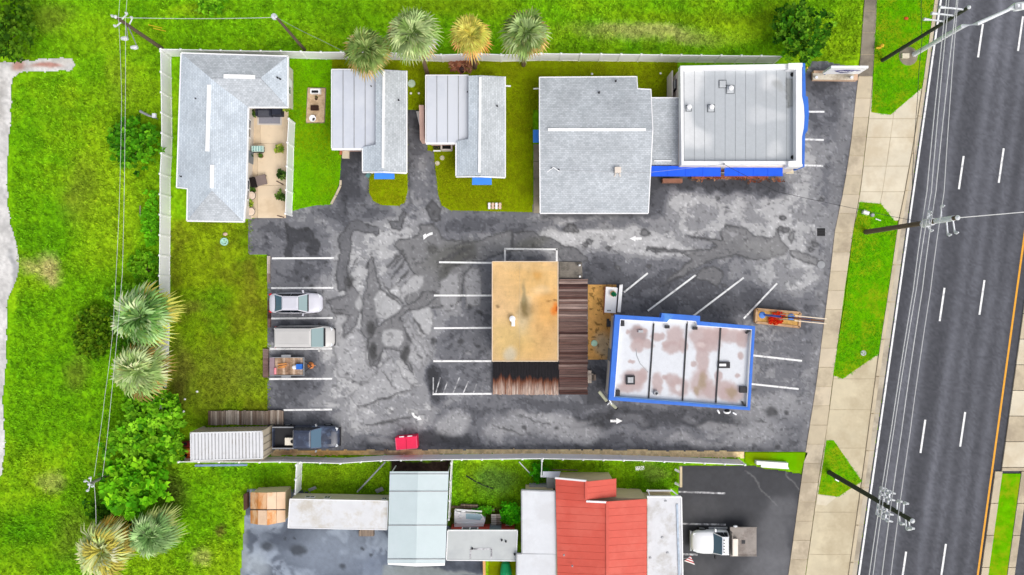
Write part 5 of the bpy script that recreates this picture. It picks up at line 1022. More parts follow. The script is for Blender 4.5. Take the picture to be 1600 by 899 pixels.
def leafmesh(name, centers, nleaf, size, cols, seed, parent, flat=.5, tip=1.0, m=None):
    """rosettes: rings of pointed leaves round each centre"""
    r = np.random.default_rng(seed); V = []; F = []; Cc = []
    C0 = np.asarray(centers, float); n = len(C0)
    k = nleaf; az = (np.arange(k)[None]*2.399+r.random((n,1))*6.28+r.normal(0,.25,(n,k))); el = np.clip(r.normal(flat,.35,(n,k)), -.4, 1.4); L = size*(.65+.6*r.random((n,k)))
    dx, dy, dz = np.cos(az)*np.cos(el), np.sin(az)*np.cos(el), np.sin(el)
    d = np.stack([dx,dy,dz], -1); side = np.stack([-np.sin(az), np.cos(az), np.zeros_like(az)], -1)+r.normal(0,.25,(n,k,3)); b = C0[:,None,:]
    p0 = b+d*L[...,None]*.08; pm = b+d*L[...,None]*.55; wv = side*L[...,None]*.30; tipd = d.copy(); tipd[...,2] -= .45*tip; p1 = b+d*L[...,None]*.55+tipd*L[...,None]*.45
    V = np.stack([p0, pm-wv, p1, pm+wv], 2).reshape(-1,3); Q = np.arange(len(V)).reshape(-1,4)
    cc = np.asarray([lin(c) for c in cols]); w = r.dirichlet(np.ones(len(cols))*.25, (n,)); base = w@cc; base = base*r.uniform(.7,1.25,(n,1)); base = base[:,None,:]*(.75+.5*r.random((n,k,1))); cv = np.repeat(base.reshape(-1,3), 4, 0)
    me = np_mesh(name, V, Q, np.clip(cv,.003,.8), m or M_LEAF); o = bpy.data.objects.new(name, me); COL.objects.link(o); attach(o, parent); return o
def leaf_material():
    m, t, b = nodes('leaf', .7, 0, .08); a = N(t, 'ShaderNodeAttribute'); a.attribute_name = 'paint'; t.links.new(a.outputs['Color'], b.inputs['Base Color'])
    tr = N(t, 'ShaderNodeBsdfTranslucent'); t.links.new(a.outputs['Color'], tr.inputs['Color']); mx = N(t, 'ShaderNodeMixShader'); mx.inputs[0].default_value = .15
    out = t.nodes['Material Output']; t.links.new(b.outputs[0], mx.inputs[1]); t.links.new(tr.outputs[0], mx.inputs[2]); t.links.new(mx.outputs[0], out.inputs[0]); return m
M_LEAF = leaf_material(); M_BARK = mat('bark', (112,92,74), .95, .25, 5.0, bmp=.5); M_POT = mat('clay_pot', (140,96,72), .85, .15, 4)
def pot_plant(px, py, label, r=.35, h0=.1, cols=((90,130,40),(140,150,60),(60,90,30)), seed=1):
    e = thing('potted_plant', label, 'plant', px, py, h0, 'potted plants on the patio'); c = P(px,py,h0)
    part('pot', MB().lathe(c, [(.10,0),(.15,.22),(.17,.24),(.14,.22)], 12), M_POT, e); g = np.random.default_rng(seed)
    leafmesh('foliage', [(c.x+g.normal(0,.3*r), c.y+g.normal(0,.3*r), h0+.3+g.random()*.3) for _ in range(14)], 7, r*.75, cols, seed, e)
for i, (x, y, l, r) in enumerate([(395,176,'leafy potted plant left of the garden sofa',.4),(439,235,'spiky potted plant on the patio opposite the teal barbecue',.4),(442,274,'bushy potted plant by the patio fence opposite the lounge chair',.42),(441,308,'potted plant by the patio fence near the round tables',.4),
        (391,318,'round yellow green plant between the two small tables',.42),(398,298,'small dark potted plant below the lounge chair',.26),(394,244,'tiny brown pot at the left foot of the teal barbecue',.18),(410,245,'tiny green pot at the right foot of the teal barbecue',.2),(450,171,'fern spilling over the patio fence top end',.35)]):
    pot_plant(x, y, l, r, seed=20+i, cols=((150,170,50),(110,150,40),(180,180,90)) if i in (1,4,8) else ((70,110,36),(100,130,50),(50,76,30)))
for i, (a, b, l) in enumerate([((432,283),(443,289),'upper thin brown stick lying on the patio by the fence'),((433,337),(444,340),'lower thin brown stick at the bottom of the patio')]): s = part('garden_stick', MB().tube([P(*a,.12),P(*b,.12)], .04, 6), M_DECK); tag(s, l, 'stick', 'sticks on the patio')
# ---- garden bed on the lawn
e = empty('gravel_patch', P(494,165), 'narrow brown gravel bed on the lawn left of the first cottage', 'garden bed')
part('gravel_fill', MB().prism([P(482,138),P(509,139),P(507,192),P(479,192)], .02, .16), mat('brown_gravel', (206,180,148), .95, .2, 6, c2=(184,156,124), amt=.4, bmp=.6), e)
for a, b in [((481,138),(509,138)),((509,138),(507,192)),((507,192),(479,192)),((479,192),(481,138))]: part('edging', MB().bar(P(*a,.07), P(*b,.07), .08, .1), M_DECKW, e)
e = thing('scrollwork_box', 'white box with scrollwork at the top of the gravel bed', 'box', 493, 144, .09); part('box', MB().box(P(493.5,143.5,.3), (.9,.42,.42)), M_TRIM, e)
for k in range(3): part('scroll', MB().lathe(P(489+3.2*k,143.5,.52), [(.1,0),(.12,.02),(.08,.03)], 10), M_BLACK, e)
e = thing('garden_statue', 'small bronze garden ornament below the white box', 'ornament', 494.5, 154, .09); part('plinth', MB().lathe(P(494.5,155,.09), [(.14,0),(.12,.15),(.08,.2)], 10), M_DECK, e); part('figure', MB().ellip(P(494.5,152,.5), (.12,.12,.28)), mat('bronze', (92,84,50), .5, .2, 5), e)
b = part('planter_box', MB().box(P(492,169,.22), (.66,.42,.28)).box(P(492,169,.37), (.5,.28,.03)), mat('dark_brown_box', (56,34,26), .8, .15, 4)); tag(b, 'dark brown planter box in the middle of the gravel bed', 'planter')
e = thing('white_urn', 'round white urn at the bottom of the gravel bed', 'urn', 490.5, 187, .09); part('bowl', MB().lathe(P(490.5,187,.09), [(.12,0),(.14,.2),(.28,.35),(.3,.42),(.2,.40)], 18), M_TRIM, e); part('soil', MB().lathe(P(490.5,187,.47), [(.16,0),(.14,.02)], 14), M_VENT, e); part('stem', MB().tube([P(493,182,.1),P(493,181,.6)], .05, 6), M_DECK, e)
# ---- odds and ends on the lawns
for i, (x, y, r, c, l) in enumerate([(643,131,6,(186,206,186),'pale green round well cover between the two cottages'),(928.5,536.5,5,(176,214,190),'mint green round cover on the orange gravel bed')]):
    o = part('well_cover', MB().lathe(P(x,y,.06), [(r/PXM,0),(r/PXM,.06),(r/PXM*.8,.09),(r/PXM*.2,.10)], 20), mat('mint_cover%d' % i, c, .6, .06, 3)); tag(o, l, 'cover')
o = part('planter_ring', MB().lathe(P(351,378,0), [(.34,0),(.34,.14),(.24,.14),(.22,.05),(.05,.05)], 20), mat('mint_ring', (170,214,200), .6, .08, 3)); tag(o, 'mint ring planter on the lawn below the shingle house', 'planter')
o = part('garden_stone', MB().ellip(P(352,366,.06), (.22,.16,.12), 9, 5), mat('pale_stone', (206,180,160), .9, .15, 5)); tag(o, 'pale stone lying above the mint ring planter', 'stone')
for i, (x, y, l) in enumerate([(691,247,'upper round stepping stone by the right cottage'),(683.5,255.5,'lower round stepping stone at the driveway edge')]): o = part('stepping_stone', MB().lathe(P(x,y,.06), [(.2,0),(.2,.04),(.16,.05)], 16), M_CONC3); tag(o, l, 'stone', 'stepping stones')
for i, (x, y, l) in enumerate([(642,146,'white pebble left of the pair below the green well cover'),(654.5,146,'white pebble right of the pair below the green well cover'),(925,116,'white pebble on grass above the shingle hall'),(1032,115,'white pebble on grass left of the flat roof shop'),(308,612,'white stone on olive lawn above the plank walkway'),(289,624,'left white flower clump above the plank walkway'),(287,643,'lowest white flower clump above the plank walkway')]):
    o = part('white_stone', MB().ellip(P(x,y,.1), (.11,.1,.09), 8, 5), M_TRIM); tag(o, l, 'stone', 'white stones')
e = thing('pallet_bench', 'low slatted bench of four pale boards on the lawn below the right cottage', 'bench', 773, 322)
for k in range(4): part('slat', MB().box(P(764.5+5.6*k,322,.3), (.2,.55,.05)), M_TRIM if k % 2 == 0 else mat('buff_board', (222,196,170), .7, .06, 4), e)
for y in (319.5,324.5): part('bearer', MB().box(P(773,y,.2), (1.2,.08,.14)), mat('pink_board', (206,150,120), .8, .1, 4), e)
for x in (765,781): part('leg', MB().box(P(x,322,.09), (.08,.4,.16)), M_DECKW, e)
e = thing('wooden_crate', 'open wooden crate beside the right cottage porch', 'crate', 698, 230)
for a, b in [((690,224),(706,224)),((706,224),(706,235)),((706,235),(690,235)),((690,235),(690,224))]: part('side', MB().bar(P(*a,.3), P(*b,.3), .12, .5), mat('cream_board', (226,214,204), .7, .06, 4), e)
part('base', MB().box(P(698,229.5,.15), (.75,.5,.1)), M_BLACK, e)
e = thing('entry_mat', 'black mat beside the open wooden crate', 'mat', 683, 230); part('weave', MB().box(P(683.5,230,.08), (.75,.42,.04)), M_BLACK, e); part('edge', MB().box(P(683,236,.1), (.65,.12,.1)), M_TRIM, e)
e = thing('porch_step', 'small beige step at the left cottage porch corner', 'step', 540, 240); part('tread', MB().box(P(540.5,241,.15), (.6,.75,.3)), M_CONC3, e); part('riser', MB().box(P(533.5,238,.15), (.25,.45,.3)), mat('brick_red', (186,112,76), .9, .15, 5), e)
e = thing('hose_box', 'small teal hose box at the left corner of the left blue awning', 'hose box', 576, 274); part('box', MB().box(P(575.5,274,.3), (.25,.42,.5), -.6), mat('teal_box', (96,140,140), .6, .1, 4), e); part('bracket', MB().bar(P(581,271,.3), P(585,269,1.4), .08), M_TRIM, e)
e = thing('leaning_panel', 'white panel leaning on the porch wall between the cottages', 'panel', 654, 190); part('panel', MB().add([P(650,174,.1),P(654,174,.1),P(660,198,1.3),P(656,199,1.3),P(651,174,.05),P(655,174,.05),P(661,198,1.25),P(657,199,1.25)], [(0,1,2,3),(7,6,5,4),(0,4,5,1),(1,5,6,2),(2,6,7,3),(3,7,4,0)]), M_VIN, e)
for i, (x, y0, y1, m, l, w) in enumerate([(420,400,442,M_DECKW,'grey timber edging beside the top left parking bay',.22),(421,470,512,M_DECK,'dark timber edging behind the silver sedan and van',.24),(415.5,545,590,M_DECK,'wide dark timber edging behind the utility trailer',.45)]):
    e = thing('timber_edging', l, 'edging', x, (y0+y1)/2); n = 3
    for k in range(n): part('sleeper', MB().box(P(x,y0+(y1-y0)*(k+.5)/n,.12), (w,(y1-y0)/n/PXM*.97,.22)), m, e)
e = thing('lawn_edging', 'low concrete edging between bright lawn and the cottage driveway', 'edging', 530, 290)
for a, b in [((532.5,282),(532,290)),((532,290.6),(525,305)),((524.7,305.6),(517.5,319))]: part('edging_block', MB().bar(P(*a,.08), P(*b,.08), .16, .16), M_CONC, e)
e = thing('side_path', 'narrow worn concrete path left of the shingle hall', 'path', 838, 260)
for k in range(4): part('slab', MB().prism([P(833.5,226+27*k),P(843.8,226+27*k),P(843.8,252.4+27*k),P(833.5,252.4+27*k)], 0, .08), M_CONC2, e)
# red two-lid bin
e = empty('red_dumpster', P(638,688), 'bright red dumpster with two lids at the bottom fence', 'dumpster', R(5)); M_PKR = mat('bright_red_plastic', (236,36,84), .5, .06, 2.0); M_PKR2 = mat('red_edge', (232,96,128), .5, .06, 2.0)
lp('bin_body', MB().box((0,0,.55), (1.82,1.02,1.0), top=1.03), M_PKR, e)
for s in (-1, 1): ld = lp('lid', MB().box((s*.46,0,1.12), (.88,1.04,.07)), M_PKR, e); lp('lid_rim', MB().box((s*.46,-.5,1.165), (.84,.05,.02)).box((s*.88,0,1.165), (.05,1.0,.02)), M_PKR2, ld); lp('handle', MB().box((s*.35,.56,1.1), (.4,.08,.06)), M_TRIM, e)
for x in (-.7,.7):
    for y in (-.4,.4): lp('caster', MB().tube([(x-.04,y,.06),(x+.04,y,.06)], .06, 8), M_BLACK, e)
# storage chest with planter, white railing by the blue building
e = thing('white_chest', 'long white chest beside the gravel bed and blue corner', 'chest', 954.5, 468); part('body', MB().prism([P(947,449),P(963,450),P(960,489),P(944.5,488)], .05, .8), M_VIN, e); part('lid', MB().prism([P(946.7,448.5,.85),P(963.3,449.5,.85),P(960.3,489.5,.85),P(944.3,488.5,.85)], .81, .87), M_TRIM, e); part('base', MB().prism([P(944.5,448),P(946.4,448),P(944,489),P(942.5,489)], .05, .3), mat('brick_edge', (186,120,96), .9, .15, 4), e)
for x in (949.5,951.5,953.5): part('latch', MB().box(P(x,485.5,.89), (.06,.1,.03)), M_BLACK, e)
e = thing('green_planter', 'round pot with dark green plant standing on the white chest', 'plant', 957.5, 459, .87); part('pot', MB().lathe(P(957,459,.87), [(.16,0),(.24,.25),(.26,.27),(.2,.25)], 16), mat('tan_pot', (214,178,140), .8, .1, 4), e); g = np.random.default_rng(4); c = P(959,459.5,1.2); leafmesh('foliage', [(c.x+g.normal(0,.06),c.y+g.normal(0,.06),1.15+.1*g.random()) for _ in range(12)], 7, .2, ((30,120,84),(40,140,90)), 5, e)
e = thing('white_railing', 'narrow white railing right of the white chest', 'railing', 969, 467)
for k in range(4): part('post', MB().box(P(970.5-1.1*k,446+13*k,.5), (.13,.13,.95)), M_VINR, e)
part('rail', MB().bar(P(970.5,446,1.0), P(967,488,1.0), .28, .08), M_VINR, e); part('infill', MB().bar(P(970.5,446,.5), P(967,488,.5), .05, .8), M_VIN, e)
part('wall_meter', MB().box(P(951,506,1.2), (.3,.5,.5)).box(P(950,500,1.2), (.2,.2,.3)), M_DARK, None); tag(bpy.data.objects['wall_meter'], 'dark meter boxes at the upper left wall of the blue edged building', 'meter')
e = thing('red_shrub_row', 'row of rusty red plants below the deep blue awnings', 'plants', 1160, 280); g = np.random.default_rng(9)
pts = [(1078+i*148/90+g.normal(0,1.5), 279+g.normal(0,1.6)+(4*g.random() if i > 55 else 0), .35+.3*g.random()) for i in range(0,90,2)]
leafmesh('foliage', [tuple(P(*p)) for p in pts], 5, .2, ((150,86,60),(120,60,46),(186,140,104),(90,60,44)), 10, e, .3); part('planting_edge', MB().box(P(1140,277,.12), (6.6,.3,.24)), M_PKR2 if 0 else mat('terracotta_edge', (176,104,80), .85, .15, 3), e)
b = part('white_bench', MB().box(P(1234,268,.45), (.65,.4,.06)).box(P(1234,271,.55), (.65,.06,.06)).box(P(1230,268,.2), (.06,.35,.4)).box(P(1238,268,.2), (.06,.35,.4)), mat('cream_bench', (226,214,186), .7, .06, 3)); tag(b, 'small cream bench at the lower right shop corner', 'bench')
# drain, manhole, hydrant
e = thing('storm_drain', 'dark square storm drain grate in the asphalt by the sidewalk', 'drain', 1283, 363); part('frame', MB().box(P(1283,363,.03), (.68,.68,.03)), M_BLACK, e)
for k in range(5): part('grate_bar', MB().box(P(1283,358+2.5*k,.05), (.6,.05,.03)), M_DARK, e)
o = part('manhole', MB().lathe(P(1283,414,.02), [(.34,0),(.34,.03),(.26,.035),(.05,.035)], 20), M_GREY); tag(o, 'grey round manhole cover near the sidewalk', 'manhole')
e = thing('fire_hydrant', 'yellow fire hydrant on the top right grass verge', 'hydrant', 1373, 75, .07); my = mat('hydrant_yellow', (236,196,52), .5, .08, 4); part('barrel', MB().lathe(P(1373,75,.07), [(.16,0),(.13,.05),(.12,.5),(.17,.52),(.16,.6),(.05,.72)], 12), my, e); part('outlet', MB().tube([P(1369,75,.48),P(1377,75,.48)], .07, 8), my, e)
b = part('yellow_bollard', MB().tube([P(1261,106,0),P(1261,106,1.0),P(1261,106,1.05)], [.09,.09,.04], 10), my); tag(b, 'yellow bollard at the upper right corner of the shop', 'bollard')
b = part('orange_marker', MB().ellip(P(1416,29,.12), (.2,.14,.1), 8, 5), mat('orange_marker', (206,84,40), .7, .1, 4)); tag(b, 'small orange marker on the top right verge', 'marker')
e = thing('verge_utility_box', 'white utility box with conduit on the middle verge', 'utility box', 1356, 333, .07); part('box', MB().box(P(1352.5,332.5,.25), (.5,.3,.35), -.3), M_TRIM, e); part('meter', MB().lathe(P(1362,336.5,.08), [(.16,0),(.16,.2),(.1,.26)], 12), M_VENT, e); part('conduit', MB().tube([P(1368,342,.1),P(1376,345,.1)], .05, 6), M_TRIM, e)
o = part('valve_cover', MB().lathe(P(1349,552,.075), [(.24,0),(.24,.03),(.1,.04)], 14), M_VENT); tag(o, 'grey valve cover on the middle verge near its bottom tip', 'cover')
o = part('valve_cover', MB().box(P(1308,750,.12), (.35,.2,.1), -.5), M_TRIM); tag(o, 'white utility lid on the lowest triangular verge', 'cover')
e = thing('white_barrier', 'low white concrete barrier at the right end of the bottom fence', 'barrier', 1205, 725); part('barrier_block', MB().prism([P(1179,718.5),P(1228,721.5),P(1227.5,727),P(1179,724)], 0, .5), M_TRIM, e); part('barrier_block', MB().prism([P(1188,725),P(1229,728),P(1231,732),P(1187.5,729)], 0, .3), M_VIN, e)
e = thing('timber_barrier', 'tan timber barrier with two white props left of the dark asphalt', 'barrier', 1063, 745); part('beam', MB().box(P(1063.5,745,.6), (.2,1.75,.3)), M_TAN, e)
for y in (735,756): part('prop', MB().tube([P(1063,y+3,.6),P(1055,y-1,.2)], .11, 8), M_VINR, e)
b = part('paper_sheet', MB().prism([P(992,729),P(1006,728),P(1007,734),P(993,736)], .02, .06), M_TRIM); tag(b, 'white sheet lying on the grass above the coral roof', 'sheet')
for i, (a, b2, m, l) in enumerate([((602,722),(558,769),M_GREY,'long grey pole leaning across the grass towards the trailer'),((811,722),(832,744),M_TRIM,'thin white pole lying on the grass left of the coral roof'),((863,734),(903,735),M_DECKW,'grey plank lying above the coral roof')]):
    o = part('loose_pole', MB().tube([P(*a,.9 if i == 0 else .1),P(*b2,.5 if i == 0 else .1)], .07 if i == 0 else .05, 6), m); tag(o, l, 'pole')
o = part('black_hose', MB().tube([P(728,743,.08),P(740,751,.08),P(755,758,.08),P(771,764,.08)], .06, 6), M_BLACK); tag(o, 'black hose lying on the grass right of the carport', 'hose')
# spa, slatted loungers and planter by the grey shed
e = thing('spa_tub', 'white and blue spa tub beside the grey flat shed', 'tub', 736, 805); part('shell', MB().prism([P(711,796),P(753,799),P(759,808),P(756,818),P(711,819)], 0, .75), M_VIN, e)
part('water', MB().prism([P(728,803,.78),P(750,804,.78),P(754,808,.78),P(750,813,.78),P(728,811,.78)], .72, .775), mat('pale_water', (170,200,212), .15, .05, 3), e); part('rim', MB().bar(P(711,796.5,.78), P(753,799.5,.78), .14, .06).bar(P(711,818.5,.78), P(756,817.5,.78), .14, .06).bar(P(712,796,.78), P(712,819,.78), .16, .06), M_TRIM, e)
for x, y in ((716,802),(720,808),(724,799)): part('headrest', MB().ellip(P(x,y,.8), (.22,.14,.06), 8, 4), M_VIN, e)
for i, (x, l) in enumerate([(771.5,'left slatted lounger leaning by the grey shed'),(779.5,'narrow brown slatted lounger between its two paler neighbours'),(794.5,'right slatted lounger beside the red wall')]):
    e = thing('slatted_lounger', l, 'lounger', x, 817); n = 8; w = (8,8,10)[i]; mm = M_DECKW if i == 1 else mat('grey_slat', (206,198,188), .8, .08, 4)
    for k in range(n): part('slat', MB().box(P(x,805+3.2*k,.75-.06*k), (w/PXM,.13,.03)), mm, e)
    for s in (-1, 1): part('rail', MB().bar(P(x+s*w*.42,804,.72), P(x+s*w*.4,829,.26), .05), M_DECK, e); part('leg', MB().bar(P(x+s*w*.42,806,.0), P(x+s*w*.42,806,.7), .05), M_DECK, e)
e = thing('plank_border', 'grey plank border above the spa tub', 'plank', 735, 791)
for a, b in [((706,792),(745,793)),((745,794),(773,797)),((720,789),(747,790))]: part('plank', MB().bar(P(*a,.3), P(*b,.3), .14, .25), M_DECKW, e)
o = part('canoe_hull', MB().tube([P(790,874,.3),P(790,880,.35),P(790.5,892,.4),P(791,915,.4)], [.1,.35,.5,.55], 12), mat('green_hull', (24,168,104), .4, .06, 3)); tag(o, 'upturned bright green hull at the bottom beside the white roof', 'boat')
o = part('tan_post', MB().bar(P(756.5,872,.6), P(757,902,.6), .22, .5), mat('tan_post', (222,170,110), .8, .1, 4)); tag(o, 'tan timber beam below the grey flat shed', 'beam')
lawn('lawn', [(764,870),(808,870),(808,935),(764,935)], M_LAWN, .05)
# kayaks behind the container
for i, (y, c, l, z) in enumerate([(712,(232,92,36),'bright orange kayak poking out left of the container',.35),(705,(226,140,54),'amber kayak behind the bright orange one',.4),(694,(120,28,30),'dark red hull left of the container',.4)]):
    e = thing('kayak', l, 'kayak', 292, y, 0, 'kayaks by the container'); x0, x1 = 279, 318
    part('hull', MB().tube([P(x0,y,z),P(x0+4,y,z),P(x0+14,y,z),P(x1,y,z)], [.04,.18,.3,.3], 12), mat('kayak%d' % i, c, .4, .08, 3), e); part('cockpit', MB().lathe(P(290,y,z+.28), [(.13,0),(.15,.03),(.1,.03)], 12), M_BLACK, e)
for i, (x, y, w, h, m, l) in enumerate([(488,764,12,5,M_GREY,'grey metal sheet tilted behind the left end of the trailer'),(593,766,12,7,M_GREY,'grey folded sheet behind the right end of the trailer')]):
    o = part('metal_sheet', MB().box(P(x,y,.4), (w/PXM,h/PXM,.05), .4, tilt=Matrix.Rotation(.4,3,'X')), m); tag(o, l, 'sheet')
o = part('blue_pipe', MB().tube([P(305,727.5,.3),P(386,726.5,.3)], .1, 8), mat('blue_grey_pipe', (130,150,190), .5, .08, 3)); tag(o, 'blue grey pipe lying along the outside of the bottom fence', 'pipe')

# ================================================================ SIGNS
M_STONE = mat('sign_stone', (214,204,186), .9, .14, 3.0, c2=(186,172,150), amt=.4, bmp=.3); M_BRK = mat('brick_base', (212,178,150), .9, .15, 4)
e = thing('monument_sign', 'white monument sign with purple diamond emblem on a stone planter', 'sign', 1304, 122)
part('planter_wall', MB().prism([P(1268,113),P(1337,114),P(1336,128),P(1268,127)], 0, .45), M_BRK, e); part('planter_top', MB().prism([P(1270,114.5,.5),P(1335,115.5,.5),P(1334,125,.5),P(1270,124.5,.5)], .45, .5), M_STONE, e)
for x in (1276,1331): part('sign_post', MB().tube([P(x,121,.45),P(x,121,2.7)], .12, 10), M_VINR, e)
bd = part('sign_board', MB().bar(P(1276,120.6,0)+Vector((0,0,1.95)), P(1331.5,120.6,0)+Vector((0,0,1.95)), .2, 1.6), M_TRIM, e)
yb = P(1300,120.6).y-.11; cx = (P(1276,0).x+P(1331.5,0).x)/2+.15
def facep(pts, z0, m, nm, dy): return part(nm, MB().add([(cx+x, yb-dy, z0+z) for x, z in pts]+[(cx+x, yb-dy+.02, z0+z) for x, z in pts], [tuple(range(len(pts))), tuple(range(len(pts),2*len(pts)))[::-1]]+[(i,(i+1)%len(pts)+0,(i+1)%len(pts)+len(pts),i+len(pts)) for i in range(len(pts))]), m, bd)
facep([(-1.15,.12),(-.35,-.42),(.25,-.25),(1.05,.18),(.4,.32),(-.3,.36)], 1.95, mat('emblem_purple', (44,34,120), .5, .1, 5), 'emblem', .012)
for k, pts in enumerate([[(-.75,-.1),(-.6,.14),(-.5,.14),(-.5,-.1),(-.58,-.1),(-.62,.0)],[(-.45,-.1),(-.45,.14),(-.36,.14),(-.24,.02),(-.24,.14),(-.16,.14),(-.16,-.1),(-.24,-.1),(-.36,.02),(-.36,-.1)],[(-.1,-.1),(-.1,.14),(.12,.14),(.12,.07),(0,.07),(0,-.1)],[(.18,-.08),(.18,.16),(.42,.16),(.42,.09),(.28,.09),(.28,-.08)],[(.48,-.06),(.48,.17),(.72,.17),(.72,.02),(.6,-.06)]]): facep(pts, 1.95, M_TRIM, 'lettering', .03)
part('end_panel', MB().box(P(1281.5,119,0)+Vector((0,0,1.3)), (.1,.3,1.0)), mat('blue_glass', (70,110,160), .3, .1, 4), e)
e = empty('pylon_sign', P(1214,497), 'tall pylon sign with blue posts rising from the flower planter', 'sign'); a, b = P(1192,492), P(1236,496.5)
for p in (a, b): part('sign_post', MB().tube([p+Vector((0,0,.3)),p+Vector((0,0,3.9))], .09, 10), mat('blue_post', (66,110,206), .5, .08, 3), e)
d = (b-a).normalized(); nn = Vector((-d.y,d.x,0)); M_CRM = mat('cream_sign', (232,214,190), .6, .06, 3)
for s in (-1, 1): part('sign_face', MB().bar(a+nn*s*.19+Vector((0,0,5.3)), b+nn*s*.19+Vector((0,0,5.3)), .07, 3.0), M_CRM, e)
part('sign_core', MB().bar(a+d*.1+Vector((0,0,5.2)), b-d*.1+Vector((0,0,5.2)), .12, 2.6), mat('core_brown', (120,84,62), .8, .1, 4), e)
e = empty('flower_planter', P(1213,497), 'long stone planter with red flowers in the parking lot', 'planter'); q = [P(1179.5,483),P(1247,489),P(1245.5,511),P(1178.5,503.5)]
for i in range(4): A, B = q[i], q[(i+1) % 4]; part('planter_wall', MB().bar(A+Vector((0,0,.25)), B+Vector((0,0,.25)), .2, .5), mat('planter_stone', (196,160,124), .9, .14, 3, c2=(176,136,100), amt=.4, bmp=.3), e)
part('soil', MB().prism([P(1181,485),P(1245,491),P(1244,509),P(1180,502)], 0, .4), mat('mulch_tan', (206,160,90), .95, .25, 6), e)
for x, y in ((1191,492.5),(1236,495.5)): part('footing', MB().lathe(P(x,y,.4), [(.3,0),(.26,.06),(.12,.10)], 14), mat('blue_footing', (92,140,220), .6, .12, 4), e)
g = np.random.default_rng(12); fl = []
for (cx_, cy_, sx, sy, n) in [(1217,493,6,3.5,60),(1212,503,6,3,60),(1205,499,4,2.5,24)]: fl += [tuple(P(cx_+g.normal(0,sx*.6), cy_+g.normal(0,sy*.6), .5+.25*g.random())) for _ in range(n)]
leafmesh('red_flowers', fl, 6, .17, ((232,40,20),(206,20,16),(240,80,30)), 13, e, .5)

# ================================================================ POLES, STREET LIGHT, WIRES
M_POLE = mat('weathered_pole', (104,90,74), .9, .2, 4.0, stretch=(6,6,.6)); M_POLED = mat('dark_pole', (62,66,52), .9, .2, 4.0, stretch=(6,6,.6)); M_ALU = mat('aluminium', (232,234,240), .5, .05, 3); M_WIRE = mat('aluminium_cable', (206,206,208), .5, .05, 3)
M_INS = mat('insulator_grey', (214,216,222), .4, .06, 3)
def pole(px, py, top, h, r0, label, m, name='utility_pole'):
    e = empty(name, P(px,py), label, 'pole'); b = P(px,py); part('shaft', MB().tube([b, Vector((b.x,b.y,h))], [r0, r0*.72], 10), m, e); part('pole_cap', MB().lathe((b.x,b.y,h), [(r0*.8,0),(r0*.8,.06),(r0*.3,.16)], 10), M_INS, e); return e, b
def ins(e, p, L=.35): part('insulator', MB().tube([p, p+Vector((0,0,L*.4)), p+Vector((0,0,L))], [.07,.12,.05], 8), M_INS, e)
def wire(pts, label, r=.022, sag=.25, m=None):
    out = []
    for i in range(len(pts)-1):
        a, b = Vector(pts[i]), Vector(pts[i+1]); n = 8
        for k in range(n+(i == len(pts)-2)): t = k/n; p = a.lerp(b, t); p.z -= 4*sag*t*(1-t); out.append(p)
    o = part('power_line', MB().tube(out, r, 5), m or M_WIRE); tag(o, label, 'wire', 'overhead wires'); return o
# right hand poles along the road
e1, b1 = pole(1378,95, None, 11.4, .17, 'dark pole with three insulator arms at the top right of the verge', M_POLED)
for h, L in ((11.0,1.9),(9.9,1.8),(8.8,1.7)):
    part('arm', MB().bar(Vector((b1.x,b1.y,h)), Vector((b1.x-L*.75,b1.y+.1,h+.12)), .09), M_ALU, e1); part('insulator', MB().tube([Vector((b1.x-L*.6,b1.y+.08,h+.1)), Vector((b1.x-L,b1.y+.12,h+.15))], [.05,.12], 8), M_INS, e1)
e2, b2 = pole(1352,363, None, 12.4, .22, 'brown pole with white crossarms on the middle verge', M_POLE)
part('pole_sleeve', MB().tube([Vector((b2.x,b2.y,8.6)), Vector((b2.x,b2.y,9.6))], .28, 10), M_INS, e2); part('pole_sleeve', MB().tube([Vector((b2.x,b2.y,10.0)), Vector((b2.x,b2.y,12.0))], .2, 10), M_ALU, e2)
for h, dx, dy in ((8.9,.1,.55),(8.8,.3,-.6),(11.2,.1,-1.1),(11.9,.15,-1.0),(10.6,.0,1.0),(9.4,-.2,.7)):
    q = Vector((b2.x+dx,b2.y+dy,h)); part('crossarm', MB().bar(Vector((b2.x,b2.y,h)), q, .08), M_ALU, e2); ins(e2, q, .4)
part('transformer', MB().lathe((b2.x+.1,b2.y-.05,8.3), [(.28,0),(.3,.1),(.3,.55),(.2,.62)], 12), M_INS, e2)
e3, b3 = pole(1295,738, None, 12.5, .21, 'dark pole with stacked white insulators at the lower right', M_POLED)
for h in (8.2,8.8,9.4):
    part('crossarm', MB().bar(Vector((b3.x-.2,b3.y-1.0,h)), Vector((b3.x+.15,b3.y+1.0,h)), .11), M_ALU, e3)
    for t in (-1, -.5, .55, 1.05): q = Vector((b3.x+.1*t,b3.y+t,h)); ins(e3, q, .3); part('insulator', MB().tube([q, q+Vector((.45,-.1,.05))], [.11,.06], 8), M_INS, e3)
part('bracket_frame', MB().bar(Vector((b3.x-.05,b3.y-.9,8.2)), Vector((b3.x-.05,b3.y-.9,9.4)), .1).bar(Vector((b3.x+.1,b3.y+.9,8.2)), Vector((b3.x+.1,b3.y+.9,9.4)), .1), M_ALU, e3)
for h, t in ((10.6,.8),(10.9,-.7),(11.4,.9),(11.7,-.8),(12.1,-.6)):
    q = Vector((b3.x+.05,b3.y+t,h)); part('arm', MB().bar(Vector((b3.x,b3.y,h)), q, .08), M_ALU, e3); ins(e3, q, .35); part('insulator', MB().tube([q, q+Vector((.3,-.05,.1))], [.12,.07], 8), M_INS, e3)
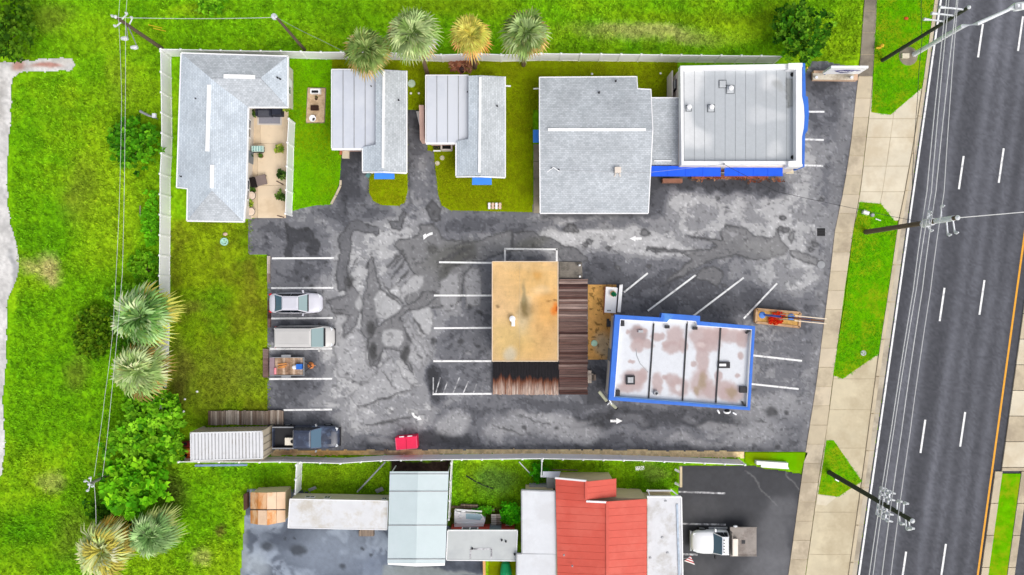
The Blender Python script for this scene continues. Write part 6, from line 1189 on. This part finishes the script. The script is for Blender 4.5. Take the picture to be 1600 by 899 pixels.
for i, (x0, x1, x2, x3, x4, h) in enumerate([(1478,1450,1427,1392,1357,9.0),(1482,1457,1431.5,1396,1363,9.6),(1494,1464,1441,1408.5,1377,10.4),(1496,1477,1454,1422,1391,11.4)]):
    wire([P(x0+9,-60,h), P(x0,5,h), P(x1-2,300,h), P((x2),452,h), P(x3,674,h), P(x4,905,h), P(x4-8,960,h)], ['first','second','third','fourth'][i]+' overhead wire from the left running along the road', .035 if i < 3 else .028, .06)
wire([P(1440,-20,8.0), P(1441,60,8.0), P(1434,150,7.9), P(1425,300,7.9), P(1420,352,7.9)], 'thin dark wire over the top right verge', .02, .1, M_DARK)
wire([Vector((b2.x,b2.y,12.3)), P(1640,328,11.6)], 'single wire crossing the road from the middle pole', .035, .1)
e4 = empty('street_light', P(1420,88,.07), 'white street light with long arm reaching over the road', 'street light'); b4 = P(1427,86)
part('footing', MB().lathe(P(1419,88,.05), [(.85,0),(.8,.06),(.3,.09)], 14), M_CONC2, e4); part('base_box', MB().box(P(1414,88,.2), (.6,.4,.3)), M_CONC3, e4)
part('mast', MB().tube([b4+Vector((0,0,.05)), b4+Vector((0,0,.4)), Vector((b4.x,b4.y,6.6)), P(1528,37,7.4), P(1577,15,8.3)], [.22,.19,.17,.15,.12], 10), M_ALU, e4)
part('lamp_head', MB().tube([P(1575,15,8.3),P(1582,12,8.35),P(1586,11.5,8.35),P(1600,9,8.3)], [.1,.2,.32,.3], 10), M_ALU, e4); part('lens', MB().box(P(1591,10.5,8.62), (.5,.42,.04)), M_VENT, e4)
# left side poles
e5, b5 = pole(253,76, None, 7.0, .17, 'brown utility pole with transformers at the top left fence corner', M_POLE)
for h, dx, dy in ((6.8,-.3,.1),(6.3,.5,.5),(6.1,-.5,-.4),(5.2,.3,.6)): q = Vector((b5.x+dx,b5.y+dy,h)); part('crossarm', MB().bar(Vector((b5.x,b5.y,h)), q, .07), M_ALU, e5); ins(e5, q, .3)
for dx, dy, h in ((.15,-1.15,5.6),(.75,-1.75,5.3)): part('transformer', MB().tube([Vector((b5.x+dx-.5,b5.y+dy,h)), Vector((b5.x+dx-.2,b5.y+dy,h)), Vector((b5.x+dx,b5.y+dy,h))], [.12,.18,.14], 8), M_INS, e5); part('arm', MB().bar(Vector((b5.x,b5.y,h)), Vector((b5.x+dx,b5.y+dy,h)), .06), M_GREY, e5)
for i, (a, b) in enumerate([((232,39),(253,44)),((240,44.5),(259,49))]): part('guy_guard', MB().tube([P(*a,1.6),P(*b,.2)], .035, 6), my, e5)
e6, b6 = pole(476,78, None, 7.3, .14, 'grey utility pole behind the top fence left of the palms', M_POLE); q = Vector((b6.x-.2,b6.y+.1,7.1)); part('transformer', MB().lathe((q.x,q.y,6.9), [(.2,0),(.24,.1),(.22,.3),(.1,.36)], 10), M_INS, e6)
e7, b7 = pole(190,733, None, 4.6, .15, 'grey pole with white insulators beside the big green shrubs', mat('grey_pole', (150,148,138), .9, .15, 4), 'utility_pole')
for dx, dy in ((-.3,.25),(.3,-.15),(.1,.5),(-.1,-.5)): q = Vector((b7.x+dx,b7.y+dy,4.5)); part('crossarm', MB().bar(Vector((b7.x,b7.y,4.45)), q, .06), M_ALU, e7); ins(e7, q, .3)
T5, T6, T7 = Vector((b5.x,b5.y,6.9)), Vector((b6.x,b6.y,7.2)), Vector((b7.x,b7.y,4.7))
wire([P(189,-40,6.9), P(185,26,6.9), P(190,150,6.6), P(186,330,6.2), P(176,520,5.6), P(165,610,5.2), P(147,745,4.6)], 'left one of the two wires running down the left grass', .013, .05); wire([P(200,-40,6.4), P(196,30,6.4), P(195,225,6.2), P(191,430,5.9), P(172,640,5.2), P(160,745,4.6)], 'right one of the two wires running down the left grass', .015, .05)
wire([T5, T6], 'thin wire between the two poles at the top left', .018, .25); wire([P(147,755,4.6), P(150,812,4.2), P(146,930,4.0)], 'short wire below the lower left pole', .018, .05); wire([T6, P(500,62,6.5), P(610,115,3.3)], 'thin wire from the grey pole to the left cottage', .014, .2, M_GREY)
wire([P(1131,257,4.2), P(1215,300,5.5), P(1330,325,7.0), Vector((b2.x,b2.y,8.6))], 'thin dark service wire from the shop to the middle pole', .016, .05, M_DARK); wire([P(1131,257,4.2), P(1010,270,3.6), P(875,266,4.0)], 'thin service wire across the shingle hall roof', .014, .1, M_GREY)

e8 = empty('yard_lamp', P(245,184), 'grey area light on a short arm beside the dark green bush', 'lamp'); b8 = P(246,186); part('post', MB().tube([b8, Vector((b8.x,b8.y,1.9))], .06, 8), M_GREY, e8); part('arm', MB().tube([P(243,184,1.9),P(232,181,2.0),P(219,174,2.0)], [.06,.08,.12], 8), M_GREY, e8); part('sensor', MB().box(P(241,181,2.0), (.28,.35,.2)), M_INS, e8)
o = part('marker_stake', MB().tube([P(219,322,.1),P(219,338,.5)], .06, 6), M_CONC2); tag(o, 'short pale stake in the grass left of the fence', 'stake')
# ================================================================ TREES AND PLANTS
def palm(base, crown, h, r, label, cols, dead, seed, nf=46, trunk_r=.16):
    """fan palm: leaning trunk, ring-scarred, crown of fan leaves"""
    b = P(*base); c = P(crown[0], crown[1], h); e = empty('cabbage_palm', b, label, 'palm'); g = np.random.default_rng(seed)
    pts = [b, b.lerp(c,.35)+Vector((.06,.04,0)), b.lerp(c,.7)+Vector((.04,-.05,0)), c]; part('trunk', MB().tube(pts, [trunk_r*1.25,trunk_r,trunk_r*.95,trunk_r*1.1], 9), M_BARK, e)
    V, Q, C = [], [], []; lc = [lin(x)*1.08 for x in cols]; dc = [lin(x)*1.05 for x in dead]
    nf = int(nf*1.05)
    for i in range(nf):
        t = (i+.5)/nf; az = i*2.39996+g.normal(0,.25); el = R(74)-R(98)*t**.75+g.normal(0,.18); Lp = r*(.10+.40*t**.6)*(.8+.4*g.random()); fr = r*(.50+.14*g.random())
        d = np.array([math.cos(az)*math.cos(el), math.sin(az)*math.cos(el), math.sin(el)]); s = np.array([-math.sin(az), math.cos(az), 0]); u = np.cross(d, s); u = u if u[2] > 0 else -u
        tw = g.normal(0,.35); s, u = s*math.cos(tw)+u*math.sin(tw), u*math.cos(tw)-s*math.sin(tw)
        o = np.array(c); hub = o+d*Lp; old = t > .74 and g.random() < .55; col = (dc[g.integers(len(dc))] if old else lc[g.integers(len(lc))])*(.8+.6*g.random())
        n0 = len(V); pw = .03; V += [o-s*pw, o+s*pw, hub+s*pw, hub-s*pw]; Q.append((n0,n0+1,n0+2,n0+3)); C += [col*1.1]*4
        nl = 15
        for k in range(nl):
            a = (k/(nl-1)-.5)*R(205); sa = abs(math.sin(a)); ld = d*math.cos(a)+s*math.sin(a)-u*(.55*sa-.12); ld /= np.linalg.norm(ld); L = fr*(.74+.26*math.cos(a*.8))*(.92+.16*g.random()); wd = np.cross(ld, u); wd /= np.linalg.norm(wd)+1e-6; w = .06*r/1.9
            m = hub+ld*L*.58; drop = np.array([0,0,-(.08+.35*g.random()+.3*t)*L]); tp = hub+ld*L*.95+drop; n0 = len(V); kk = .75+.5*g.random()
            V += [hub+wd*w*.3, m+wd*w, tp, m-wd*w]; Q.append((n0,n0+1,n0+2,n0+3)); tc = col*kk; C += [tc*.95, tc, (tc*.5+dc[0]*.5) if g.random() < .4 else tc*1.1, tc]
    me = np_mesh('crown', np.array(V), np.array(Q), np.clip(np.array(C),.003,.8), M_LEAF); o = bpy.data.objects.new('crown', me); COL.objects.link(o); attach(o, e)
    return e
GP = ((150,172,112),(128,152,86),(172,190,130),(106,132,66)); DP = ((190,160,96),(206,178,120),(150,122,80))
palm((597,117),(572,79),7.0,2.05,'leftmost of the four tall palms overhanging the left cottage roof',((122,146,78),(96,122,58),(148,168,100)),DP,1,52)
palm((668,117),(645,52),9.2,2.15,'second tall palm from the left with its trunk reaching down between the cottages',GP,((206,190,140),(170,150,100),(196,196,190)),2,54)
palm((742,106),(735,55),7.8,1.85,'orange and yellow dying palm, third of the four along the top fence',((206,196,96),(190,180,80),(176,180,80)),((222,150,80),(226,160,96),(200,130,66)),3,46)
palm((818,102),(821,52),7.7,2.1,'rightmost of the four tall palms along the top fence',GP,DP,4,50)
palm((259,494),(221,496),4.0,2.85,'large green palm over the left fence, upper of two',((150,188,118),(124,166,92),(176,206,146),(96,140,66)),((196,196,90),(180,170,80)),5,54)
palm((256,574),(217,580),4.0,2.6,'large palm with brownish right side over the left fence, lower of two',((166,190,120),(140,168,96),(186,204,146)),((206,170,96),(196,150,84),(150,130,70)),6,52)
palm((203,834),(160,860),4.0,2.65,'pale yellow green palm at the lower left corner',((190,204,138),(170,190,116),(206,214,160),(190,180,84)),((206,160,70),(176,110,66),(196,180,90)),7,54)
palm((268,816),(237,836),3.4,2.3,'grey green palm right of the pale yellow palm',((140,172,110),(110,146,84),(166,190,134)),((150,170,90),(176,186,110)),8,50)
DB = empty('fallen_fronds', P(722,102), 'pile of dry reddish palm fronds at the foot of the orange palm', 'fronds'); g = np.random.default_rng(3)
leafmesh('dry_leaves', [tuple(P(702+g.random()*38, 97+g.random()*12, .1+.12*g.random())) for _ in range(34)], 4, .5, ((176,110,84),(136,84,66),(200,150,116),(110,70,54)), 31, DB, .05); part('dead_stump', MB().lathe(P(722,110), [(.3,0),(.22,.3),(.1,.4)], 10), M_DECK, DB)
def tree(px, py, h, rx, ry, rz, label, cols, seed, n=260, leaf=.3, nl=9, base=None, name='leafy_tree', cat='tree', flat=.55):
    n = int(n*.62); leaf *= 1.2; rz *= 1.35
    c = P(px,py,h); b = P(*(base or (px,py))); b = Vector((c.x*.9+b.x*.1, c.y*.9+b.y*.1, 0)) if base is None else b
    e = empty(name, b, label, cat); g = np.random.default_rng(seed); mb = MB().tube([b, b.lerp(c,.5)+Vector((.05,0,0)), c], [.16,.12,.06], 8); u = g.normal(0,1,(n,3)); u /= np.linalg.norm(u,axis=1)[:,None]; u[:,2] = np.abs(u[:,2])*1.0-.25
    lob = np.array([[math.cos(a)*.55, math.sin(a)*.55, .0] for a in g.random(7)*6.28])*g.uniform(.5,1,(7,1)); k = g.integers(0,7,n); rad = .45+.22*g.random((n,1)); lob = lob*.8
    pts = (lob[k]+u*rad)*np.array([rx,ry,rz])+np.array(c); pts[:,2] = np.maximum(pts[:,2], .15)
    for i in range(7): mb.tube([b.lerp(c,.55), c.lerp(Vector(c)+Vector(lob[i]*np.array([rx,ry,rz])), .9)+Vector((0,0,.1))], [.07,.03], 6)
    part('trunk', mb, M_BARK, e); leafmesh('crown', pts, nl, leaf, cols, seed+50, e, flat); return e
GB = ((96,168,16),(130,196,26),(60,124,14),(150,210,44)); GD = ((70,124,16),(96,150,24),(44,92,12))
tree(210,226,1.6,2.5,2.6,1.3,'dark green bush beside the left fence near the shingle house',((64,136,14),(120,188,30),(44,100,12),(84,160,18)),60,380,.3)
tree(16,42,2.6,2.8,3.0,1.8,'dark tree cut by the top left corner',((58,104,14),(80,124,20),(100,140,26),(40,80,12)),61,420,.3)
tree(1251,48,2.4,2.8,2.7,1.7,'round green tree above the flat roof shop',((50,112,14),(140,192,44),(84,150,22),(36,84,12),(40,92,12)),62,420,.3)
tree(232,652,2.4,3.2,2.6,1.7,'upper of the big shrubs at the lower left fence end',GB,63,460,.36); tree(212,700,2.2,2.9,2.2,1.5,'middle shrub left of the container',GB,64,380,.36); tree(212,762,2.6,2.9,2.7,1.9,'bright broad leaved shrub below the grey pole',((110,190,18),(140,206,30),(80,160,16)),65,330,.5,9)
tree(262,700,1.6,1.7,1.8,1.0,'small shrub hiding the kayaks beside the container',GB,66,160,.34); tree(165,790,.9,2.0,1.6,.7,'low weeds under the bright broad leaved shrub',GD,67,200,.3); tree(196,830,.8,2.2,1.6,.5,'low shrub between the two lower left palms',GD,68,180,.3)
tree(148,518,.7,2.0,2.4,.6,'dark green bush left of the two large palms',((84,130,18),(110,150,24),(64,106,14),(132,164,28)),69,420,.3,9,None,'low_bush','bush',.9)
tree(205,460,.5,2.4,1.0,.4,'low leafy weeds above the large left palms',GB,70,150,.26,7,None,'low_bush','bush'); tree(215,538,.6,2.2,1.4,.5,'weeds between the two large left palms',GD,71,160,.26,7,None,'low_bush','bush'); tree(240,350,.35,1.2,3.2,.3,'leafy weeds along the outside of the left fence',((90,170,18),(110,186,24)),72,200,.24,7,None,'low_bush','bush'); tree(225,425,.4,1.6,2.0,.35,'weed patch outside the left fence above the palms',GB,73,180,.24,7,None,'low_bush','bush')
tree(795,800,.7,1.1,1.0,.5,'green shrub behind the slatted loungers',((60,170,14),(90,190,20)),74,120,.28,7,None,'low_bush','bush'); tree(752,797,.4,1.0,.4,.3,'trailing plant right of the spa tub',((70,160,20),(110,180,30)),75,60,.24,7,None,'low_bush','bush'); tree(325,8,.5,1.8,.9,.4,'leafy patch at the top edge left of the palms',GB,76,120,.28,7,None,'low_bush','bush')
tree(843,737,.3,.9,1.0,.3,'weeds growing at the tiny fence return',((56,150,14),(80,176,20)),77,70,.24,7,None,'low_bush','bush')
# ---- loose blades and weeds over the rough grass (uncountable)
def tufts(name, n, region, size, cols, seed, colfn=None, z=.0, dens=None):
    g = np.random.default_rng(seed); x0, x1, y0, y1 = region; x = g.uniform(x0,x1,n); y = g.uniform(y0,y1,n); k = np.ones(n,bool)
    for pz, inside in dens or []: k &= ((sdist(x,y,pz) < 0) == inside)
    x, y = x[k], y[k]; n = len(x); m = 4; f = 1/PXM; cx, cy = (x-800)*f, (449.5-y)*f
    az = g.random((n,m))*6.28; el = g.uniform(.15,1.1,(n,m)); L = size*(.5+.9*g.random((n,m)))*(.6+.8*fbm(x,y,60,3,2))[:,None]; d = np.stack([np.cos(az)*np.cos(el), np.sin(az)*np.cos(el), np.sin(el)],-1); s = np.stack([-np.sin(az), np.cos(az), 0*az],-1)
    b = np.stack([cx,cy,np.full(n,z)],-1)[:,None,:]+g.normal(0,.05,(n,m,3))*np.array([1,1,0]); p1 = b+d*L[...,None]*.55; p2 = b+d*L[...,None]-np.array([0,0,.15])*L[...,None]; w = s*L[...,None]*.16
    V = np.stack([b, p1-w, p2, p1+w],2).reshape(-1,3); base = ground_col(x[None,:],y[None,:])[0] if colfn is None else np.tile(colfn,(n,1)); base = base[:,None,:]*(.55+.6*g.random((n,1,1))+.4*g.random((n,m,1))); C = np.repeat(base.reshape(-1,3),4,0)
    me = np_mesh(name, V, np.arange(len(V)).reshape(-1,4), np.clip(C,.003,.7), M_LEAF); o = bpy.data.objects.new(name, me); COL.objects.link(o); tag(o, kind='stuff'); return o
A1 = [(20,-20),(1348,-20),(1338,95),(1262,95),(1225,84),(845,78),(450,76),(248,73),(246,640),(270,728),(462,728),(462,766),(380,766),(372,940),(-20,940),(-20,780),(12,720),(12,640),(16,560),(32,430),(20,300),(22,130),(122,112),(122,88),(20,92)]
o = tufts('rough_grass', 110000, (-20,1350,-20,920), .24, None, 5, dens=[(A1,True)]); o['label'] = 'rough bright green grass and weeds outside the fence'
o = tufts('lawn_grass', 9000, (262,425,340,670), .14, None, 6, dens=[(WEST_LAWN,True)]); o['label'] = 'short olive grass on the lawn inside the left fence'
o = tufts('yard_grass', 9000, (462,1062,722,800), .22, None, 7, dens=[([(466,722),(606,719),(606,768),(466,766)],False),([(706,722),(1058,722),(1058,764),(955,764),(955,735),(868,735),(868,762),(812,765),(806,826),(760,795),(706,790)],True)]); o['label'] = 'grass in the yards below the bottom fence'
o = tufts('yard_grass', 3500, (462,608,722,772), .22, None, 8, dens=[([(466,724),(604,721),(604,768),(466,766)],True)]); o['label'] = 'grass strip behind the long trailer'
for k, (pts, c, s) in enumerate([(verges[0],(104,178,4),.10),(verges[1],(104,182,4),.10),(verges[2],(104,182,4),.10),(LAWNS[0][0],(116,174,6),.10),(LAWNS[1][0],(138,150,8),.10),(LAWNS[2][0],(156,164,14),.10),(LAWNS[3][0],(146,156,10),.10)]):
    xs_ = [p[0] for p in pts]; ys_ = [p[1] for p in pts]; ar = (max(xs_)-min(xs_))*(max(ys_)-min(ys_)); o = tufts('lawn_grass', int(ar*.35), (min(xs_),max(xs_),min(ys_),max(ys_)), s, None, 40+k, lin(c), .06, [(pts,True)]); o['label'] = 'clipped blades of grass on the turf bed'
